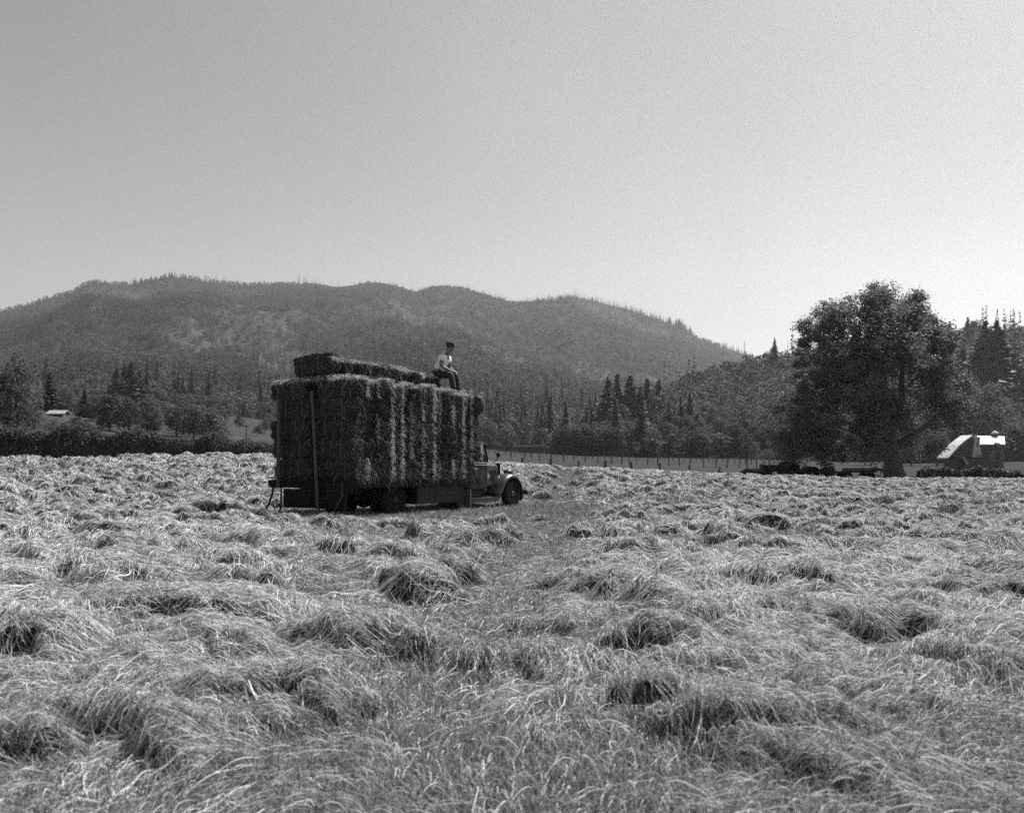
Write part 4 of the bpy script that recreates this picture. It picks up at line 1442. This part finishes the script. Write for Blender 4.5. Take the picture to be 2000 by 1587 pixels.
fender(.24, .80); fender(2.26, 1.70)
for y0 in (.36, 2.14):
    wheel(truck, (7.17, y0, .43), .43, .2)
MB().tube([(7.17, .36, .43), (7.17, 2.14, .43)], .05, 8).build('front_axle', M['iron'], truck)
for y0, y1 in ((.22, .62), (1.88, 2.28)):
    MB().box((5.0, y0, .33), (6.34, y1, .37), .008).box((5.0, y0 + .005, .24), (6.3, y0 + .03, .33)).build('running_board', M['fender_paint'], truck)
MB().box((5.05, .63, .33), (6.2, .66, .66)).build('splash_apron', M['paint'], truck)
for y0 in (.60, 1.90):
    hl = MB().lathe([(.03, -.20), (.08, -.17), (.125, -.04), (.135, .03), (.13, .05)], (7.42, y0, 1.06), 'x', 18).build('headlight', M['paint'], truck, True)
    MB().lathe([(.118, 0), (.06, .03), (.01, .035)], (7.472, y0, 1.06), 'x', 16).build('lens', M['glass'], hl, True)
    MB().tube([(7.4, y0, .95), (7.36, y0 + (.2 if y0 < 1 else -.2), .8)], .025, 6).build('bracket', M['iron'], hl)
MB().box((7.86, .2, .40), (7.91, 2.3, .53), .015).box((7.5, .85, .42), (7.86, .9, .5)).box((7.5, 1.6, .42), (7.86, 1.65, .5)).build('bumper', M['iron'], truck)
mi = MB().tube([(6.15, c0, 1.3), (6.28, c0 - .16, 1.42), (6.33, c0 - .2, 1.56)], .012, 6).build('mirror_arm', M['iron'], truck)
MB().lathe([(.02, -.01), (.07, -.01), (.07, .01), (.02, .01)], (6.33, c0 - .2, 1.6), 'x', 12).build('mirror', M['iron'], mi)
# loose load rope hanging down the rear corner
MB().tube([(-.2, .15, .92), (-.25, .1, .6), (-.32, .25, .3), (-.4, .4, .06)], .012, 6).build('loose_rope', M['stake'], truck)

# ------------------------------------------------------------------ hay bales
BWX, BLY, BHZ = .42, 1.25, .475


def bale_variant(seed):
    r_ = np.random.default_rng(seed)
    bm = bmesh.new()
    bmesh.ops.create_cube(bm, size=2)
    bmesh.ops.subdivide_edges(bm, edges=bm.edges[:], cuts=13, use_grid_fill=True)
    co = np.array([v.co[:] for v in bm.verts])
    p = 6.0
    nrm = (np.abs(co) ** p).sum(1) ** (1 / p)
    s = co / nrm[:, None]
    s[:, 0] *= .98
    half = np.array([BWX, BLY, BHZ]) / 2
    # sausage bulge between the two wires, shaggy noise
    q = s * half
    d1 = fbm(s[:, 0] * 3 + 3 + seed * 7 + s[:, 2], s[:, 1] * 5 + s[:, 2] * 3.1, seed, 4) - .5
    d2 = fbm(s[:, 1] * 14 + seed, s[:, 0] * 2 + s[:, 2] * 2, seed + 5, 3) - .5
    d3 = fbm(s[:, 2] * 6 + s[:, 0] * 5, s[:, 1] * 4 + seed + s[:, 0] * 3, seed + 9, 3) - .5
    dirn = s / np.linalg.norm(s, axis=1, keepdims=True)
    wire = np.exp(-((np.abs(s[:, 1]) - .45) / .07) ** 2) * .02
    q = q + dirn * (d1 * .10 + d2 * .07 + d3 * .12 - wire)[:, None] * np.array([.7, 1.0, .8])
    for v, c in zip(bm.verts, q): v.co = c
    me = bpy.data.meshes.new('bale_body'); bm.to_mesh(me); bm.free()
    for pl in me.polygons: pl.use_smooth = True
    me.materials.append(M['bale'])
    # shaggy stalks
    n = 2300
    idx = r_.integers(0, len(q), n)
    base = q[idx] + r_.normal(size=(n, 3)) * .012
    out = dirn[idx] * np.array([1, 1, 1])
    tng = np.cross(out, r_.normal(size=(n, 3))); tng /= np.linalg.norm(tng, axis=1, keepdims=True) + 1e-9
    ln_ = r_.uniform(.03, .11, n)[:, None]
    lo_ = (r_.random(n) ** 3.5 * .7)[:, None]
    pos = np.zeros((n, 4, 3))
    for i in range(4):
        f = i / 3
        pos[:, i] = base + tng * ln_ * (f - .4) + out * (.004 + lo_ * ln_ * f ** 1.5) + np.array([0, 0, -1]) * ln_ * .35 * f ** 2
    rad = r_.uniform(.0010, .0023, n)[:, None] * np.array([.8, 1, .8, .3])
    hc = bpy.data.hair_curves.new('loose_stalks')
    hc.add_curves([4] * n)
    hc.attributes['position'].data.foreach_set('vector', pos.astype(np.float32).ravel())
    ra = hc.attributes.get('radius') or hc.attributes.new('radius', 'FLOAT', 'POINT')
    ra.data.foreach_set('value', rad.astype(np.float32).ravel())
    hc.materials.append(M['straw'])
    mb = MB()
    for y_ in (-.45 * BLY / 2, .45 * BLY / 2):
        hx_, hz_ = BWX / 2 * .99, BHZ / 2 * .99
        mb.tube([(-hx_, y_, -hz_ * .8), (-hx_ * .8, y_, -hz_), (hx_ * .8, y_, -hz_), (hx_, y_, -hz_ * .8), (hx_, y_, hz_ * .8), (hx_ * .8, y_, hz_), (-hx_ * .8, y_, hz_), (-hx_, y_, hz_ * .8), (-hx_, y_, -hz_ * .8)], .005, 4, False)
    bmesh.ops.recalc_face_normals(mb.bm, faces=mb.bm.faces)
    wm = bpy.data.meshes.new('twine'); mb.bm.to_mesh(wm); mb.bm.free(); wm.materials.append(M['twine'])
    return me, hc, wm


BALES = [bale_variant(300 + i) for i in range(7)]
TROT = Matrix.Rotation(TA, 4, 'Z')


def bale(lx, ly, lz, label, tilt=(0, 0), rz=0.0, v=None, sc=(1, 1, 1)):
    v = random.randrange(len(BALES)) if v is None else v
    w = TROT @ Vector((lx, ly, lz)) + Vector((TX, TY, 0))
    e = empty('hay_bale', w)
    e.rotation_euler = (Euler((tilt[0], tilt[1], rz)).to_matrix().to_4x4()).to_euler()
    e.rotation_euler = (TROT @ Euler((tilt[0], tilt[1], rz)).to_matrix().to_4x4() @ Matrix.Rotation(random.choice((0, math.pi)), 4, 'Z')).to_euler()
    e.scale = sc
    tag(e, label, 'hay bale', 'hay bales loaded on the truck')
    for nm, d in zip(('bale_body', 'loose_stalks', 'twine'), BALES[v]):
        o = bpy.data.objects.new(nm, d); col.objects.link(o); o.parent = e
        if nm == 'loose_stalks': o['kind'] = 'stuff'
    return e


layer_w = ['bottom', 'second', 'third', 'fourth', 'fifth']
toph = [random.gauss(0, .035) + (.06 if k == 0 else 0) for k in range(12)]
coloff = [random.gauss(0, .06) for _ in range(12)]
for c_ in range(12):
    for r_ in range(5):
        lz = BZ + .02 + BHZ * (r_ + .5)
        sag = -.012 * r_ * max(0, c_ - 5) * .5
        lx = .21 + .42 * c_ + random.gauss(0, .012)
        ly = BLY / 2 + .0 + coloff[c_] + random.gauss(0, .055)
        lab = (f'hay bale {ordw[c_]} from the rear in the {layer_w[r_]} layer of the long side' if c_ else
               f'hay bale at the right rear corner of the load, {layer_w[r_]} layer up')
        lz += toph[c_] * (r_ / 4) ** 2
        if c_ == 0: lx -= random.choice((0, .04, .10))
        bale(lx, ly, lz + sag, lab, (random.gauss(0, .035), random.gauss(0, .08)), random.gauss(0, .06), sc=(.99, random.uniform(.95, 1.06), .99))
left_j = [.02, .14, .22, -.02, .26]
for r_ in range(4):
    bale(.63, BLY * 1.5 + .06, BZ + .02 + BHZ * (r_ + .5), f'hay bale on the far left side just behind the rear row, {layer_w[r_]} layer up')
for r_ in range(5):
    lz = BZ + .02 + BHZ * (r_ + .5)
    bale(.21 + random.gauss(-.05, .06), BLY * 1.5 + .04 + left_j[r_], lz, f'hay bale at the left rear of the load, {layer_w[r_]} layer up', (random.gauss(0, .04), random.gauss(0, .05)), random.gauss(0, .05))
for c_ in range(1, 12):
    bale(.21 + .42 * c_, BLY * 1.5 + .05 + random.gauss(0, .06), BZ + .02 + BHZ * 4.5 - .012 * 4 * max(0, c_ - 5) * .5,
         f'hay bale {ordw[c_]} from the rear along the far left edge of the fifth layer', (random.gauss(0, .03), random.gauss(0, .05)), random.gauss(0, .04))
for c_ in range(10):
    z6 = BZ + .02 + BHZ * 5.5 - .012 * 5 * max(0, c_ - 5) * .5 + (.11 if c_ == 0 else .05 if c_ == 1 else random.gauss(0, .045))
    bale(.23 + .415 * c_ - (.05 if c_ == 0 else 0), 1.28 + random.gauss(0, .05), z6 - random.uniform(0, .04),
         'topmost hay bale at the rear end of the load' if c_ == 0 else ('topmost hay bale the seated man sits on' if c_ == 9 else f'topmost hay bale, {ordw[c_]} from the rear'),
         (random.gauss(0, .05), random.gauss(0, .06)), random.gauss(0, .05), sc=(1.02, 1, 1.02))

n = 2000
side = rng.random(n) < .72
lx = np.where(side, rng.uniform(-.05, BL, n), -.06 - rng.random(n) * .05)
ly = np.where(side, -.05 - rng.random(n) * .06, rng.uniform(0, BW, n))
rowk = rng.integers(0, 6, n)
lz = BZ + .04 + BHZ * rowk + rng.normal(size=n) * .10
lz = np.where(rng.random(n) < .28, BZ + rng.uniform(-.03, .3, n), lz)
lz = np.minimum(lz, BZ + BHZ * 5 - .02)
lenh = rng.uniform(.05, .26, n)
dx = rng.normal(size=n) * .5
pos = np.zeros((n, 4, 3))
for i in range(4):
    f = i / 3
    ox = np.where(side, dx * lenh * f, -.10 * lenh * math.sin(f * 2.2))
    oy = np.where(side, -.35 * lenh * math.sin(f * 2.2), dx * lenh * f)
    pos[:, i] = np.stack([lx + ox, ly + oy, lz - lenh * f ** 1.6 * .9], -1)
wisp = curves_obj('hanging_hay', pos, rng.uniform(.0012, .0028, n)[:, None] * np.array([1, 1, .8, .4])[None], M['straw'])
wisp.location = (TX, TY, 0); wisp.rotation_euler = (0, 0, TA)
tag(wisp, 'loose wisps of hay hanging down the sides of the load', 'hay', kind='stuff')

# loose hay coloured pale as sunlit rims on the tops and shaggy forward bale edges
P0, D0 = [], []
for c_ in range(12):
    sag = .012 * max(0, c_ - 5) * .5
    for _ in range(210):
        P0.append((.42 * c_ + rng.random() * .42, rng.uniform(-.06, .62) if rng.random() < .6 else -.03 + rng.normal() * .03, BZ + .02 + toph[c_] + BHZ * 5 - sag * 4 + rng.uniform(-.04, .02) - .05 * abs(math.sin(rng.random() * 3.14)) * (rng.random() < .3)))
        D0.append((rng.normal(), rng.normal() * .7, rng.normal() * .22))
    if c_ < 10:
        for _ in range(150):
            P0.append((.415 * c_ + rng.random() * .42, 1.28 + (rng.uniform(-.62, .62) if rng.random() < .6 else -.6 + rng.normal() * .05), BZ + .0 + BHZ * 6 - sag * 5 + rng.uniform(-.05, .05)))
            D0.append((rng.normal(), rng.normal() * .7, rng.normal() * .22))
    for r_ in range(5):
        if rng.random() < .3: continue
        for _ in range(int(rng.integers(35, 110))):
            P0.append((.42 * c_ + .36 + rng.normal() * .035, coloff[c_] - .05 - rng.random() * .04, BZ + .02 + BHZ * (r_ + rng.random())))
            D0.append((rng.normal() * .8 + .25, -abs(rng.normal()) * .55, rng.normal() * .9))
for _ in range(500):
    P0.append((-.06 + rng.normal() * .05, rng.uniform(0, 2.6), BZ + .03 + BHZ * 5 + rng.uniform(-.07, .05))); D0.append((-abs(rng.normal()) * .5, rng.normal(), rng.normal() * .3))
P0 = np.array(P0); D0 = np.array(D0); D0 /= np.linalg.norm(D0, axis=1, keepdims=True)
n = len(P0); lenh = rng.uniform(.05, .17, n)[:, None]
pos = np.zeros((n, 4, 3))
for i in range(4):
    f = i / 3
    pos[:, i] = P0 + D0 * lenh * (f - .3) + np.array([0, 0, -.35]) * lenh * f * f
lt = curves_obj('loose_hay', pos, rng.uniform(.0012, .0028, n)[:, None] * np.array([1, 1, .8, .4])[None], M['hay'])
lt.location = (TX, TY, 0); lt.rotation_euler = (0, 0, TA)
tag(lt, 'loose hay on the load top and bale edges, sunlight put into its colour', 'hay', kind='stuff')

# ------------------------------------------------------------------ the man sitting on the load


def skin_obj(name, V, E, Rr, material, parent, sub=2, root=0):
    me = bpy.data.meshes.new(name)
    me.from_pydata([Vector((v[0] + .2 * max(0, v[2] - .2), v[1], v[2])) for v in V], E, [])
    o = link(name, me, material, parent)
    sk_ = o.modifiers.new('skin', 'SKIN')
    for i, r in enumerate(Rr):
        r = r if isinstance(r, tuple) else (r, r)
        me.skin_vertices[0].data[i].radius = r
        me.skin_vertices[0].data[i].use_root = (i == root)
    sk_.use_smooth_shade = True
    if sub:
        s2 = o.modifiers.new('sub', 'SUBSURF'); s2.levels = sub; s2.render_levels = sub
    return o


mw = TROT @ Vector((4.14, .77, 0)) + Vector((TX, TY, 0))
seat_z = BZ + .02 + BHZ * 6 - .012 * 5 * 4 * .5 - .01
person = empty('person', (mw.x, mw.y, seat_z), R(-20))
person.scale = (1.10, 1.20, 1.05)      # local x: the way he faces
tag(person, 'man in white T-shirt, dark trousers and cap sitting on the hay load', 'person')
# joints (x forward, y to his left, z up from the seat)
Jp = dict(pel=(.02, 0, .11), sp1=(.03, 0, .24), sp2=(.09, 0, .40), sp3=(.15, 0, .53), nk=(.185, 0, .605), hd0=(.215, 0, .67), hd1=(.235, 0, .75), hd2=(.225, 0, .83))
V, E, Rr = [], [], []


def addv(p, r, prev=None):
    V.append(p); Rr.append(r)
    if prev is not None: E.append((prev, len(V) - 1))
    return len(V) - 1


pel = addv(Jp['pel'], (.10, .085))
s1 = addv(Jp['sp1'], (.12, .095), pel); s2_ = addv(Jp['sp2'], (.135, .10), s1); s3 = addv(Jp['sp3'], (.12, .085), s2_)
nk = addv(Jp['nk'], .052, s3); h0 = addv(Jp['hd0'], (.062, .068), nk); h1 = addv(Jp['hd1'], (.078, .092), h0); h2 = addv(Jp['hd2'], (.066, .08), h1)
addv((.325, 0, .735), .016, h1)                              # nose
for sg in (1, -1):
    addv((.225, sg * .088, .745), .018, h1)                  # ears
    sh = addv((.14, sg * .17, .515), .062, s3)
    el = addv((.20, sg * .25, .27), .046, sh)
    wr = addv((.42, sg * .075, .145), .030, el)
    pa = addv((.475, sg * .035, .125), (.036, .022), wr)
    for k, (fy, fl) in enumerate(((.028, .060), (.010, .072), (-.008, .066), (-.024, .05))):
        b1 = addv((.50 + .008 * k, sg * (.02 + fy * .4), .128 - .012 * k), .0095, pa)
        b2 = addv((.52 + .004 * k, sg * (-.01 + fy * .2) * 1.0, .112 - .014 * k), .009, b1)
        addv((.515, sg * (-.035 + fy * .2), .098 - .014 * k), .008, b2)
    t1 = addv((.465, sg * .015, .155), .011, pa); addv((.495, sg * -.004, .165), .009, t1)
    hp2 = addv((.05, sg * .10, .08), .07, pel)
    kn = addv((.43, sg * .15, .06), .064, hp2)
    an = addv((.50, sg * .13, -.36), .042, kn)
    ft = addv((.60, sg * .14, -.42), .038, an)
skin_obj('body', V, E, Rr, M['skin'], person)
# shirt with short sleeves
V, E, Rr = [], [], []
a0 = addv((.0, 0, .20), (.15, .125)); a1 = addv((.035, 0, .28), (.155, .13), a0); a2 = addv((.09, 0, .40), (.165, .13), a1); a3 = addv((.145, 0, .52), (.15, .105), a2); a4 = addv((.17, 0, .572), .066, a3)
for sg in (1, -1):
    b = addv((.14, sg * .185, .515), .085, a3); addv((.17, sg * .225, .39), .075, b)
skin_obj('shirt', V, E, Rr, M['shirt'], person)
# trousers
V, E, Rr = [], [], []
a0 = addv((.0, 0, .10), (.17, .15)); addv((.0, 0, .17), (.15, .125), a0)
for sg in (1, -1):
    b = addv((.07, sg * .10, .085), .118, a0); c = addv((.24, sg * .13, .085), .096, b); d = addv((.435, sg * .155, .055), .086, c)
    e = addv((.47, sg * .14, -.16), .076, d); addv((.505, sg * .13, -.35), .066, e)
skin_obj('trousers', V, E, Rr, M['trousers'], person)
for sg in (1, -1):
    V, E, Rr = [], [], []
    a0 = addv((.49, sg * .13, -.37), .05); a1 = addv((.53, sg * .135, -.425), (.05, .042), a0); addv((.63, sg * .145, -.44), (.048, .034), a1); 
    skin_obj('shoe', V, E, Rr, M['shoe'], person, 2)
cp = MB()
cp.lathe([(.093, 0), (.098, .045), (.11, .09), (.085, .12), (.02, .13)], (.343, 0, .79), 'z', 18)
cp.prism([(.408, .788), (.453, .780), (.458, .786), (.408, .80)], -.06, .06)
cp.build('cap', M['capcloth'], person, True)
V, E, Rr = [], [], []
a0 = addv((.18, 0, .77), (.08, .06)); addv((.165, 0, .70), (.06, .04), a0)
skin_obj('hair', V, E, Rr, M['capcloth'], person, 1)

# ------------------------------------------------------------------ the summer haze
hz_m = bpy.data.materials.new('haze')
hz_m.use_nodes = True
t = hz_m.node_tree
t.nodes.remove(t.nodes['Principled BSDF'])
pv = t.nodes.new('ShaderNodeVolumePrincipled')
pv.inputs['Color'].default_value = grey(.92)
pv.inputs['Density'].default_value = .85e-4
pv.inputs['Anisotropy'].default_value = .45
t.links.new(pv.outputs[0], t.nodes['Material Output'].inputs['Volume'])
hb_ = MB().box((-2800, -300, -12), (2800, 2900, 640)).build('haze', hz_m)
tag(hb_, 'thin summer haze in the valley air', 'haze', kind='stuff')
